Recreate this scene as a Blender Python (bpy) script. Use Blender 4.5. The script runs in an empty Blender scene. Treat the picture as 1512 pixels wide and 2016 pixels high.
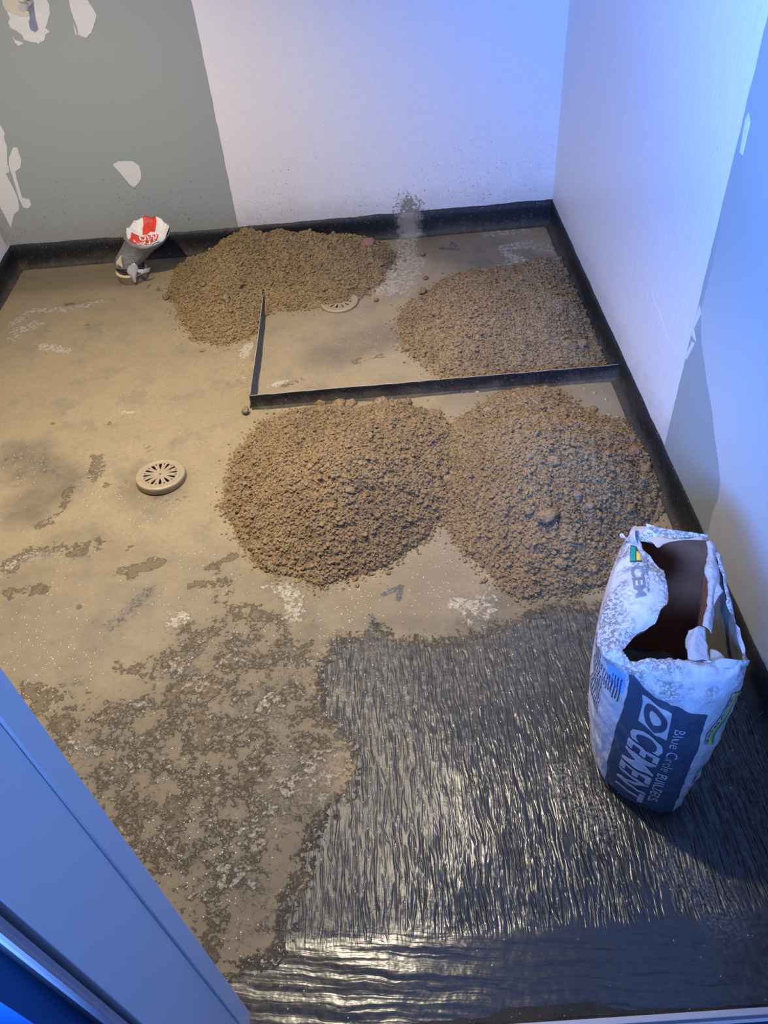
import bpy, bmesh, math, random
import numpy as np
from mathutils import Vector, Matrix
random.seed(4); RS = np.random.RandomState(7)
sc = bpy.context.scene; COL = sc.collection

# ------------------------------------------------------------------ camera
H = 1.75; F = 1551.97; CX, CY = 756.0, 1008.0
RM = np.array([[0.99683342, -0.04297175, -0.06690707],
               [0.0777383, 0.70365652, 0.70627492],
               [-0.01672972, 0.70923968, -0.70476889]])      # rows: right, up, forward
cam = bpy.data.cameras.new('camera'); co = bpy.data.objects.new('camera', cam); COL.objects.link(co)
cam.sensor_fit = 'HORIZONTAL'; cam.sensor_width = 36; cam.lens = F * 36 / 1512; cam.clip_start = 0.02
mw = Matrix([[RM[0][i], RM[1][i], -RM[2][i], 0] for i in range(3)] + [[0, 0, 0, 1]])
mw.translation = (0, 0, H); co.matrix_world = mw; sc.camera = co

# ------------------------------------------------------------------ world, light, exposure
vs = sc.view_settings
vs.view_transform = 'Standard'; vs.look = 'None'; vs.gamma = 1; vs.use_curve_mapping = False
vs.exposure = 0.0
w = bpy.data.worlds.new('world'); sc.world = w; w.use_nodes = True
bg = w.node_tree.nodes['Background']; bg.inputs[0].default_value = (0.20, 0.37, 1.0, 1); bg.inputs[1].default_value = 0.50

def aim(o, loc, tgt):
    o.location = loc
    o.rotation_euler = (Vector(tgt) - Vector(loc)).to_track_quat('-Z', 'Y').to_euler()

def spot(name, loc, tgt, power, size_deg, blend, col, rad):
    l = bpy.data.lights.new(name, 'SPOT'); l.energy = power; l.color = col
    l.spot_size = math.radians(size_deg); l.spot_blend = blend; l.shadow_soft_size = rad
    o = bpy.data.objects.new(name, l); COL.objects.link(o); aim(o, loc, tgt); return o

def area(name, loc, tgt, power, sx, sy, col):
    l = bpy.data.lights.new(name, 'AREA'); l.shape = 'RECTANGLE'; l.size = sx; l.size_y = sy
    l.energy = power; l.color = col
    o = bpy.data.objects.new(name, l); COL.objects.link(o); aim(o, loc, tgt); return o

WARM = (1.0, 0.87, 0.64)
spot('downlight_lamp', (-0.95, 1.90, 2.36), (-1.15, 2.50, 0), 205, 110, 0.8, WARM, 0.03)
spot('downlight_lamp', (-0.28, 1.70, 2.36), (-0.42, 1.70, 0), 215, 82, 0.8, WARM, 0.03)
dw = area('daylight_window', (-0.64, -0.55, 1.62), (0.845, 2.55, 1.72), 112, 0.7, 0.7, (0.11, 0.31, 1.0)); dw.data.spread = math.radians(84)

# ------------------------------------------------------------------ pixel rays of the photograph -> points of the room
def ray(x, y): return RM.T @ np.array([(x - CX) / F, -(y - CY) / F, 1.0])
def fl(x, y, z=0.0):
    d = ray(x, y); t = (z - H) / d[2]; return (d[0] * t, d[1] * t, z)
def at(x, y, ax, v):
    d = ray(x, y); o = np.array([0, 0, H]); t = (v - o[ax]) / d[ax]; return tuple(o + d * t)
YB, XR, XL = 3.64, 0.845, -1.745

# ------------------------------------------------------------------ object helpers
def mesh_obj(name, verts, faces, mats, parent=None, smooth=False, mi=None):
    me = bpy.data.meshes.new(name)
    verts = np.asarray(verts, dtype=np.float32).reshape(-1, 3)
    if isinstance(faces, np.ndarray):
        n, k = faces.shape
        me.vertices.add(len(verts)); me.vertices.foreach_set('co', verts.ravel())
        me.loops.add(n * k); me.loops.foreach_set('vertex_index', faces.ravel().astype(np.int32))
        me.polygons.add(n); me.polygons.foreach_set('loop_start', (np.arange(n) * k).astype(np.int32))
        me.polygons.foreach_set('loop_total', np.full(n, k, dtype=np.int32))
        me.update(calc_edges=True)
    else:
        me.from_pydata([tuple(map(float, v)) for v in verts], [], [tuple(f) for f in faces])
    for m in (mats if isinstance(mats, (list, tuple)) else [mats]): me.materials.append(m)
    if mi is not None: me.polygons.foreach_set('material_index', np.asarray(mi, dtype=np.int32))
    me.polygons.foreach_set('use_smooth', np.full(len(me.polygons), smooth))
    me.update()
    o = bpy.data.objects.new(name, me); COL.objects.link(o)
    if parent: o.parent = parent
    return o

def bm_obj(name, bm, mats, parent=None, smooth=False):
    me = bpy.data.meshes.new(name); bm.to_mesh(me); bm.free()
    for m in (mats if isinstance(mats, (list, tuple)) else [mats]): me.materials.append(m)
    me.polygons.foreach_set('use_smooth', np.full(len(me.polygons), smooth)); me.update()
    o = bpy.data.objects.new(name, me); COL.objects.link(o)
    if parent: o.parent = parent
    return o

def tag(o, label=None, cat=None, group=None, kind=None):
    if label: o['label'] = label
    if cat: o['category'] = cat
    if group: o['group'] = group
    if kind: o['kind'] = kind
    return o

def thing(name, label, cat, loc=(0, 0, 0), group=None):
    o = bpy.data.objects.new(name, None); COL.objects.link(o); o.location = loc; o.empty_display_size = 0.05
    return tag(o, label, cat, group)

def adopt(child, parent):           # parent without moving the child
    child.parent = parent; child.matrix_parent_inverse = Matrix.Translation(-Vector(parent.location))
    return child

def box_bm(x0, x1, y0, y1, z0, z1, bevel=0.0, seg=2):
    bm = bmesh.new(); bmesh.ops.create_cube(bm, size=1)
    for v in bm.verts:
        v.co = Vector(((x0 + x1) / 2 + v.co.x * (x1 - x0), (y0 + y1) / 2 + v.co.y * (y1 - y0), (z0 + z1) / 2 + v.co.z * (z1 - z0)))
    if bevel: bmesh.ops.bevel(bm, geom=bm.edges[:], offset=bevel, segments=seg, affect='EDGES', profile=0.5)
    return bm

def grid_faces(nx, ny):             # nx columns, ny rows; index = row*nx+col
    i, j = np.meshgrid(np.arange(nx - 1), np.arange(ny - 1)); a = (j * nx + i).ravel()
    return np.stack([a, a + 1, a + nx + 1, a + nx], 1)

def set_attr(o, name, rgb):
    a = o.data.attributes.new(name, 'FLOAT_VECTOR', 'POINT')
    a.data.foreach_set('vector', np.asarray(rgb, dtype=np.float32).ravel())

# ------------------------------------------------------------------ numpy noise
_tabs = {}
def vnoise(x, y, scale, seed=0):    # smooth value noise 0..1, scale = cells per metre
    if seed not in _tabs: _tabs[seed] = np.random.RandomState(100 + seed).rand(256, 256)
    T = _tabs[seed]; u = x * scale + 37.3 * seed + 500; v = y * scale + 11.7 * seed + 500
    iu = np.floor(u).astype(int); iv = np.floor(v).astype(int); fu = u - iu; fv = v - iv
    fu = fu * fu * (3 - 2 * fu); fv = fv * fv * (3 - 2 * fv)
    a = T[iu % 256, iv % 256]; b = T[(iu + 1) % 256, iv % 256]; c = T[iu % 256, (iv + 1) % 256]; d = T[(iu + 1) % 256, (iv + 1) % 256]
    return (a * (1 - fu) + b * fu) * (1 - fv) + (c * (1 - fu) + d * fu) * fv
def fbm(x, y, scale, oct=4, seed=0, gain=0.5):
    s = 0; a = 1; t = 0
    for k in range(oct): s = s + a * vnoise(x, y, scale * 2.03 ** k, seed + k); t += a; a *= gain
    return s / t
def sstep(a, b, x):
    t = np.clip((x - a) / (b - a), 0, 1); return t * t * (3 - 2 * t)

# ------------------------------------------------------------------ node helpers
class NT:
    def __init__(s, name):
        s.m = bpy.data.materials.new(name); s.m.use_nodes = True; s.t = s.m.node_tree
        s.b = s.t.nodes['Principled BSDF']
    def n(s, ty, **kw):
        nd = s.t.nodes.new(ty)
        for k, v in kw.items(): setattr(nd, k, v)
        return nd
    def put(s, sock, v):
        if isinstance(v, bpy.types.NodeSocket): s.t.links.new(v, sock)
        elif v is not None:
            if hasattr(sock, 'default_value') and not isinstance(sock.default_value, float) and isinstance(v, (int, float)): v = (v,) * len(sock.default_value)
            if sock.type == 'RGBA' and len(v) == 3: v = (*v, 1)
            sock.default_value = v
    def M(s, op, a, b=None, c=None, clamp=False):
        nd = s.n('ShaderNodeMath', operation=op, use_clamp=clamp)
        for k, v in enumerate((a, b, c)): 
            if v is not None: s.put(nd.inputs[k], v)
        return nd.outputs[0]
    def ss(s, x, a, b):             # smoothstep
        nd = s.n('ShaderNodeMapRange', interpolation_type='SMOOTHSTEP'); s.put(nd.inputs[0], x)
        nd.inputs[1].default_value = a; nd.inputs[2].default_value = b; return nd.outputs[0]
    def mix(s, f, a, b, bt='MIX'):
        nd = s.n('ShaderNodeMix', data_type='RGBA', blend_type=bt); s.put(nd.inputs[0], f); s.put(nd.inputs[6], a); s.put(nd.inputs[7], b); return nd.outputs[2]
    def mixf(s, f, a, b):
        nd = s.n('ShaderNodeMix', data_type='FLOAT'); s.put(nd.inputs[0], f); s.put(nd.inputs[2], a); s.put(nd.inputs[3], b); return nd.outputs[0]
    def pos(s): return s.n('ShaderNodeNewGeometry').outputs['Position']
    def obj(s): return s.n('ShaderNodeTexCoord').outputs['Object']
    def sep(s, v):
        nd = s.n('ShaderNodeSeparateXYZ'); s.put(nd.inputs[0], v); return nd.outputs
    def comb(s, x, y, z):
        nd = s.n('ShaderNodeCombineXYZ')
        for k, v in enumerate((x, y, z)): s.put(nd.inputs[k], v)
        return nd.outputs[0]
    def attr(s, name): return s.sep(s.n('ShaderNodeAttribute', attribute_name=name).outputs['Vector'])
    def map(s, v, sc_):
        nd = s.n('ShaderNodeMapping'); s.put(nd.inputs[0], v); nd.inputs['Scale'].default_value = sc_; return nd.outputs[0]
    def noise(s, v, scale, detail=3, rough=0.5, dist=0.0):
        nd = s.n('ShaderNodeTexNoise'); s.put(nd.inputs['Vector'], v); nd.inputs['Scale'].default_value = scale
        nd.inputs['Detail'].default_value = detail; nd.inputs['Roughness'].default_value = rough; nd.inputs['Distortion'].default_value = dist
        return nd.outputs[0]
    def vor(s, v, scale, feature='F1'):
        nd = s.n('ShaderNodeTexVoronoi', feature=feature); s.put(nd.inputs['Vector'], v); nd.inputs['Scale'].default_value = scale
        return nd.outputs
    def bump(s, h, dist=0.001, strength=1.0, normal=None):
        nd = s.n('ShaderNodeBump'); s.put(nd.inputs['Height'], h); nd.inputs['Distance'].default_value = dist; nd.inputs['Strength'].default_value = strength
        if normal: s.put(nd.inputs['Normal'], normal)
        return nd.outputs[0]
    def out(s, col=None, rough=None, normal=None, metal=None, spec=None):
        if col is not None: s.put(s.b.inputs['Base Color'], col)
        if rough is not None: s.put(s.b.inputs['Roughness'], rough)
        if normal is not None: s.put(s.b.inputs['Normal'], normal)
        if metal is not None: s.put(s.b.inputs['Metallic'], metal)
        if spec is not None: s.put(s.b.inputs['Specular IOR Level'], spec)
        return s.m
    def dots(s, v, scale, rad, dens):   # small round spots; dens 0..1 socket or number
        o = s.vor(v, scale); near = s.M('LESS_THAN', o['Distance'], rad)
        c = s.sep(o['Color'])[0]; return s.M('MULTIPLY', near, s.M('LESS_THAN', c, dens))

def plain(name, col, rough=0.5, metal=0.0, bump=0.0, bscale=80, var=0.08):
    n = NT(name); p = n.obj(); f = n.noise(p, bscale, 4)
    c = n.mix(f, tuple(c * (1 - var) for c in col), tuple(min(1, c * (1 + var)) for c in col))
    return n.out(c, rough, n.bump(f, bump) if bump else None, metal)

# ------------------------------------------------------------------ materials
MUD_A, MUD_B = (0.310, 0.240, 0.140), (0.230, 0.175, 0.100)
PALE = (0.52, 0.47, 0.38); DAMP = (0.105, 0.077, 0.044); MEMB = (0.036, 0.038, 0.042)

def mat_floor():
    n = NT('muddy_membrane'); P = n.pos()
    a = n.attr('m1'); b = n.attr('m2'); c = n.attr('m3')
    nf = n.noise(P, 60, 8, 0.68); nm = n.noise(P, 14, 6, 0.62); ng = n.noise(P, 420, 3, .6); nl = n.noise(P, 3.0, 5); nh = n.noise(P, 150, 5, .7)
    w1 = n.M('SUBTRACT', nf, 0.5); w2 = n.M('SUBTRACT', nm, 0.5)
    def thr(mask, k1, k2, lo=0.42, hi=0.58):
        return n.ss(n.M('ADD', mask, n.M('ADD', n.M('MULTIPLY', w1, k1), n.M('MULTIPLY', w2, k2))), lo, hi)
    memb = thr(a[0], 1.7, 0.9, 0.36, 0.66); pale = thr(a[1], 1.9, 0.7, 0.40, 0.74); damp = thr(a[2], 1.3, 1.6, 0.44, 0.60)
    worn = thr(b[0], 1.9, 0.5, 0.40, 0.85); wet = b[2]
    # ridges left by the roller
    s = n.sep(P)
    wob = n.M('MULTIPLY', n.M('SUBTRACT', n.noise(P, 9, 3), 0.5), 0.018)
    rv = n.comb(n.M('MULTIPLY', n.M('ADD', s[0], wob), 98), n.M('MULTIPLY', n.M('ADD', s[1], wob), 11.5), 0)
    r1 = n.noise(rv, 1.0, 1.3, 0.4, 0.6)
    ridge = n.ss(n.M('SUBTRACT', 1.0, n.M('ABSOLUTE', n.M('MULTIPLY', n.M('SUBTRACT', r1, 0.52), 3.6))), 0.0, 1.0)
    rv2 = n.comb(n.M('MULTIPLY', s[0], 4), n.M('MULTIPLY', n.M('ADD', s[1], n.M('ADD', n.M('MULTIPLY', wob, 1.6), n.M('MULTIPLY', s[0], 0.10))), 34), 0)
    rip = n.noise(rv2, 1.0, 1.6, 0.45)
    flat = n.ss(n.noise(n.comb(n.M('MULTIPLY', s[0], 9), n.M('MULTIPLY', s[1], 3.5), 2.0), 1.0, 2), 0.30, 0.55)
    fleck = n.dots(P, 150, 0.28, 0.12)
    # colour
    col = n.mix(nm, MUD_A, MUD_B)
    col = n.mix(n.M('MULTIPLY', n.ss(nl, 0.35, 0.7), 0.35), col, (0.345, 0.262, 0.145))
    col = n.mix(n.M('MULTIPLY', n.ss(nf, 0.48, 0.70), 0.45), col, (0.16, 0.130, 0.088))
    col = n.mix(n.M('MULTIPLY', n.ss(n.noise(P, 7, 7, .68), 0.50, 0.66), 0.45), col, (0.165, 0.145, 0.110))
    col = n.mix(n.M('MULTIPLY', n.ss(ng, 0.50, 0.75), 0.35), col, (0.12, 0.09, 0.055))
    col = n.mix(n.M('MULTIPLY', n.ss(nh, 0.58, 0.75), 0.45), col, (0.40, 0.34, 0.24))
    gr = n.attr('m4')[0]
    col = n.mix(n.M('MULTIPLY', gr, n.mixf(n.ss(nm, .3, .65), 0.68, 0.98)), col, (0.090, 0.073, 0.050))  # silt plus the lamp cone's falloff, both darkened into the mud colour
    col = n.mix(n.M('MULTIPLY', wet, 0.6), col, (0.23, 0.185, 0.125))
    col = n.mix(n.M('MULTIPLY', worn, n.mixf(n.ss(nh, .35, .6), .45, .95)), col, (0.050, 0.056, 0.062))
    col = n.mix(n.M('MULTIPLY', damp, 0.80), col, n.mix(nh, DAMP, (0.165, 0.125, 0.075)))
    col = n.mix(n.M('MULTIPLY', pale, n.mixf(n.ss(nh, .38, .60), .95, .35)), col, n.mix(n.ss(nf, 0.3, 0.7), (0.40, 0.345, 0.26), PALE))
    mc = n.mix(n.M('MULTIPLY', c[1], n.mixf(n.ss(nf, 0.40, 0.62), 0.10, 0.75)), MEMB, (0.13, 0.108, 0.075))
    mc = n.mix(n.M('MULTIPLY', c[2], n.ss(nh, 0.46, 0.66)), mc, (0.34, 0.33, 0.32))
    col = n.mix(memb, col, mc)
    sd1 = n.M('MULTIPLY', b[1], n.ss(nf, .38, .62))
    speck = n.M('MAXIMUM', n.dots(P, 230, 0.28, n.M('MULTIPLY', sd1, 0.34)), n.dots(P, 115, 0.17, n.M('MULTIPLY', sd1, 0.20)))
    col = n.mix(speck, col, (0.85, 0.82, 0.74))
    # roughness
    ro = n.mixf(wet, 0.60, 0.22); ro = n.mixf(damp, ro, 0.85); ro = n.mixf(pale, ro, 0.9)
    ro = n.mixf(worn, ro, 0.35); ro = n.mixf(memb, ro, n.mixf(nf, 0.17, 0.33)); ro = n.mixf(speck, ro, 0.25)
    # relief
    h = n.M('ADD', n.M('MULTIPLY', nf, 0.0016), n.M('MULTIPLY', ng, 0.0005))
    h = n.M('MULTIPLY', h, n.M('SUBTRACT', 1.0, n.M('MULTIPLY', wet, 0.85)))
    h = n.M('ADD', h, n.M('SUBTRACT', n.M('MULTIPLY', damp, n.M('ADD', 0.0008, n.M('MULTIPLY', nh, 0.0020))), n.M('MULTIPLY', worn, 0.0005)))
    h = n.M('ADD', h, n.M('MULTIPLY', pale, n.M('MULTIPLY', nh, 0.0025)))
    rh = n.M('ADD', n.M('MULTIPLY', ridge, n.mixf(flat, 0.0012, 0.0028)), n.M('MULTIPLY', n.M('MULTIPLY', nh, c[1]), 0.0012))
    hm = n.M('ADD', n.mixf(c[0], rh, n.M('ADD', n.M('MULTIPLY', rip, 0.0055), n.M('MULTIPLY', n.noise(n.map(rv2, (.8, 3.2, 1)), 1.0, 2, .5), 0.0010))), n.M('MULTIPLY', fleck, 0.0010))
    hm = n.M('ADD', hm, n.M('MULTIPLY', n.noise(P, 40, 2), 0.0012))
    h = n.mixf(memb, h, hm); h = n.M('ADD', h, n.M('MULTIPLY', speck, 0.0008))
    return n.out(col, ro, n.bump(h, 1.0), spec=0.5)

def mat_sand(name, ca, cb):
    n = NT(name); P = n.pos()
    f = n.noise(P, 300, 3, 0.6); g = n.noise(P, 60, 4); l = n.noise(P, 6, 3); d = n.noise(P, 140, 2)
    c = n.mix(g, ca, cb); c = n.mix(n.M('MULTIPLY', n.ss(l, .4, .7), 0.35), c, tuple(x * .72 for x in cb))
    c = n.mix(n.M('MULTIPLY', n.ss(d, 0.46, 0.62), 0.62), c, tuple(x * .45 for x in cb)); c = n.mix(n.M('MULTIPLY', n.ss(f, 0.55, 0.8), 0.4), c, tuple(min(1, x * 1.35) for x in ca))
    return n.out(c, 0.9, n.bump(n.M('ADD', f, n.noise(P, 900, 2)), 0.0014), spec=0.2)

def mat_paint_wall(which):
    n = NT('painted_' + which); P = n.pos(); s = n.sep(P)
    fine = n.noise(P, 30, 3); g = n.noise(P, 350, 2)
    WHITE = (0.80, 0.775, 0.79); 
    if which == 'back':
        edge = n.M('ADD', -0.648, n.M('MULTIPLY', n.M('SUBTRACT', n.noise(n.comb(0, s[2], 0), 14, 4), 0.5), 0.012))
        isg = n.M('LESS_THAN', s[0], edge); GREY = (0.310, 0.345, 0.330); GREY2 = (0.335, 0.355, 0.34)
        grey = n.mix(n.noise(P, 2, 3), GREY, GREY2)
        stroke = n.noise(n.comb(n.M('MULTIPLY', s[0], 70), 0, n.M('MULTIPLY', s[2], 9)), 1.0, 4, 0.65, 1.2)
    else:
        edge = n.M('ADD', 1.848, n.M('MULTIPLY', n.M('SUBTRACT', n.noise(n.comb(0, s[2], 0), 14, 4), 0.5), 0.012))
        isg = n.M('LESS_THAN', s[1], edge); 
        # darker grey strip beside the edge, paler dusty grey low down nearer the door
        bo = n.M('SUBTRACT', 1.83, n.M('MULTIPLY', n.ss(s[2], 0.62, 0.25), 0.37))
        dusty = n.M('MULTIPLY', n.M('LESS_THAN', s[1], n.M('ADD', bo, n.M('MULTIPLY', n.M('SUBTRACT', n.noise(P, 8, 4), .5), 0.05))), n.ss(s[2], 0.95, 0.35))
        grey = n.mix(n.M('MULTIPLY', dusty, 0.75), (0.33, 0.37, 0.38), (0.62, 0.62, 0.62))
        stroke = n.noise(n.comb(0, n.M('MULTIPLY', s[1], 70), n.M('MULTIPLY', s[2], 9)), 1.0, 4, 0.65, 1.2)
    col = n.mix(isg, n.mix(n.M('MULTIPLY', n.ss(fine, .35, .75), .4), WHITE, (0.74, 0.72, 0.74)), grey)
    # splashes of mud, denser low down
    low = n.ss(s[2], 0.62, 0.11)
    d1 = n.M('MULTIPLY', n.M('MULTIPLY', low, low), 0.30)
    cl = n.ss(n.noise(P, 5, 3), 0.35, 0.65)
    dens = n.M('MULTIPLY', d1, cl)
    sp = n.M('MAXIMUM', n.dots(P, 120, 0.20, dens), n.M('MAXIMUM', n.dots(P, 62, 0.17, n.M('MULTIPLY', dens, 0.5)), n.dots(P, 300, 0.3, n.M('MULTIPLY', dens, 0.8))))
    haze = n.M('MULTIPLY', n.ss(n.M('ADD', s[2], n.M('MULTIPLY', n.M('SUBTRACT', n.noise(P, 18, 5, .65), 0.5), 0.16)), 0.25, 0.10), 0.30)
    col = n.mix(haze, col, (0.27, 0.235, 0.19))
    if which == 'back':
        dx = n.M('SUBTRACT', s[0], 0.165); dz = n.M('SUBTRACT', s[2], 0.12)
        r = n.M('ADD', n.M('POWER', n.M('MULTIPLY', dx, 11), 2.0), n.M('POWER', n.M('MULTIPLY', dz, 9), 2.0))
        st = n.ss(n.M('ADD', r, n.M('MULTIPLY', n.M('SUBTRACT', n.noise(P, 70, 5, .7), 0.5), 4.0)), 0.55, 0.15)
        col = n.mix(n.M('MULTIPLY', st, 0.8), col, (0.17, 0.13, 0.09))
    col = n.mix(n.M('MULTIPLY', sp, 0.8), col, (0.12, 0.09, 0.07))
    if which != 'back':             # dark drag marks in the paint, right of the corner
        m = n.noise(n.comb(3.1, n.M('MULTIPLY', n.M('ADD', s[1], n.M('MULTIPLY', s[2], 0.10)), 260), n.M('MULTIPLY', s[2], 26)), 1.0, 2)
        band = n.M('MULTIPLY', n.ss(s[1], 1.84, 1.90), n.ss(s[1], 2.25, 1.95))
        sl = n.M('MULTIPLY', n.ss(m, 0.70, 0.76), n.M('MULTIPLY', band, 0.6)); col = n.mix(sl, col, (0.22, 0.24, 0.28))
    h = n.M('ADD', n.M('MULTIPLY', stroke, n.mixf(isg, 0.0010, 0.0001)), n.M('ADD', n.M('MULTIPLY', g, 0.00016), n.M('MULTIPLY', sp, 0.0006)))
    h = n.M('ADD', h, n.M('MULTIPLY', isg, -0.0006))
    return n.out(col, n.mixf(isg, 0.38, 0.55), n.bump(h, 1.0), spec=0.4)

def mat_black(name, dusty=0.5):
    n = NT(name); P = n.pos(); s = n.sep(P)
    f = n.noise(P, 60, 6, .7); g = n.noise(P, 300, 3); st = n.noise(n.map(P, (40, 40, 6)), 1.0, 4)
    film = n.ss(n.M('ADD', n.M('MULTIPLY', n.ss(s[2], 0.085, 0.0), 0.55), n.M('MULTIPLY', n.M('SUBTRACT', n.noise(P, 9, 5, .65), 0.45), 1.3)), 0.25, 0.75)
    col = n.mix(n.M('MULTIPLY', film, dusty), (0.013, 0.014, 0.017), n.mix(f, (0.12, 0.095, 0.06), (0.06, 0.05, 0.035)))
    dx = n.M('ABSOLUTE', n.M('SUBTRACT', s[0], 0.165)); sm = n.ss(n.M('ADD', dx, n.M('MULTIPLY', n.M('SUBTRACT', n.noise(P, 45, 6, .7), .5), .16)), .075, .02)
    sm = n.M('MULTIPLY', sm, n.M('GREATER_THAN', s[1], 3.5)); col = n.mix(n.M('MULTIPLY', sm, .85), col, (0.27, 0.24, 0.19))
    sp = n.M('MAXIMUM', n.dots(P, 170, 0.22, n.M('MULTIPLY', n.ss(f, .4, .6), 0.08)), n.dots(P, 420, 0.3, n.M('MULTIPLY', n.ss(f, .45, .6), 0.16))); col = n.mix(sp, col, (0.42, 0.38, 0.32))
    return n.out(col, n.mixf(film, 0.42, 0.7), n.bump(n.M('ADD', f, n.M('MULTIPLY', st, 1.2)), 0.0022), spec=0.32)

M_FLOOR = mat_floor()
M_SAND = mat_sand('building_sand', (0.37, 0.260, 0.150), (0.225, 0.152, 0.082))
M_SAND_Y = mat_sand('building_sand_yellow', (0.36, 0.252, 0.130), (0.225, 0.155, 0.078))
M_WB = mat_paint_wall('back'); M_WR = mat_paint_wall('right')
M_BLACK = mat_black('black_membrane', 0.55); M_BLACK2 = mat_black('black_membrane_muddy', 0.9)
M_FILL = plain('wall_filler', (0.68, 0.67, 0.64), 0.8, bump=0.0006, bscale=60, var=0.06)
M_FILLC = plain('wall_filler_cream', (0.62, 0.57, 0.46), 0.8, bump=0.0008, bscale=60, var=0.1)
M_WHITE = plain('white_gloss_paint', (0.74, 0.74, 0.75), 0.35, bump=0.00015, bscale=40, var=0.015)
M_CEIL = plain('ceiling_white', (0.42, 0.41, 0.40), 0.8)
M_CORR = plain('corridor_blue', (0.003, 0.09, 0.26), 0.6)
M_NOSE = plain('nosing_gloss_paint', (0.40, 0.36, 0.40), 0.4)
M_JAMB = plain('lining_gloss_paint', (0.80, 0.79, 0.80), 0.35, bump=0.00015, bscale=40, var=0.015)
M_ARCH = plain('architrave_dark_gloss', (0.13, 0.145, 0.185), 0.4)  # architrave flat set darker than nosing and lining
M_CHROME = plain('pipe_metal', (0.62, 0.61, 0.58), 0.25, 0.9)

# ------------------------------------------------------------------ SETTING: floor
X0, X1, Y0, Y1 = XL, XR, 0.352, YB; RES = 0.0062
nx = int((X1 - X0) / RES) + 1; ny = int((Y1 - Y0) / RES) + 1
gx, gy = np.meshgrid(np.linspace(X0, X1, nx), np.linspace(Y0, Y1, ny))

def seg_d(px, py, pts):             # distance to a polyline
    d = np.full(px.shape, 1e9)
    for (ax, ay), (bx, by) in zip(pts[:-1], pts[1:]):
        vx, vy = bx - ax, by - ay; L = vx * vx + vy * vy + 1e-12
        t = np.clip(((px - ax) * vx + (py - ay) * vy) / L, 0, 1)
        d = np.minimum(d, np.hypot(px - ax - t * vx, py - ay - t * vy))
    return d
def poly_sd(px, py, pts):           # signed distance, positive inside
    pts = list(pts); d = seg_d(px, py, pts + pts[:1]); ins = np.zeros(px.shape, bool)
    j = len(pts) - 1
    for i in range(len(pts)):
        xi, yi = pts[i]; xj, yj = pts[j]
        if yi != yj: ins ^= ((yi > py) != (yj > py)) & (px < (xj - xi) * (py - yi) / (yj - yi) + xi)
        j = i
    return np.where(ins, d, -d)
def F2(pts): return [fl(*p)[:2] for p in pts]
def stroke(m, pts, wd, v=1.0):      # soft brush along floor points given by photo pixels
    p = F2(pts); 
    if len(p) == 1: p = p * 2
    np.maximum(m, v * sstep(1.5, 0.35, seg_d(gx, gy, p) / wd), out=m)
Z = lambda: np.zeros_like(gx)

memb, pale, damp, worn, speck, wet, ripple, film, powder, grime_falloff = [Z() for _ in range(10)]
lowp = F2([(330, 2040), (420, 1935), (540, 1870), (575, 1760), (610, 1640), (690, 1540), (690, 1470), (640, 1430), (620, 1330), (660, 1265), (740, 1240), (800, 1262), (900, 1258),
           (960, 1240), (1080, 1200), (1180, 1190), (1330, 1120), (1420, 1180), (1560, 1300), (1700, 2300), (330, 2300)])
sd = poly_sd(gx, gy, lowp); memb = np.clip(0.5 + sd * 9, 0, 1)
# along the foot of the skirting the membrane shows too
memb = np.maximum(memb, 0.62 * sstep(0.05, 0.0, np.abs(gx - (XR - 0.012))) * (gy > 2.9))
film = np.clip(sstep(0.42, 0.0, sd) * 0.9 + 0.03, 0, 1) * sstep(0.0, 0.4, sd + 0.4)
ripple = sstep(0.565, 0.505, gy + (fbm(gx, gy, 5, 3, 3) - .5) * 0.06)
stroke(powder, [(1110, 1530), (1150, 1590), (1190, 1620)], .045, .9); stroke(powder, [(1130, 1540)], .08, .55); stroke(powder, [(1330, 1700), (1420, 1800)], .05, .45)
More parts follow.
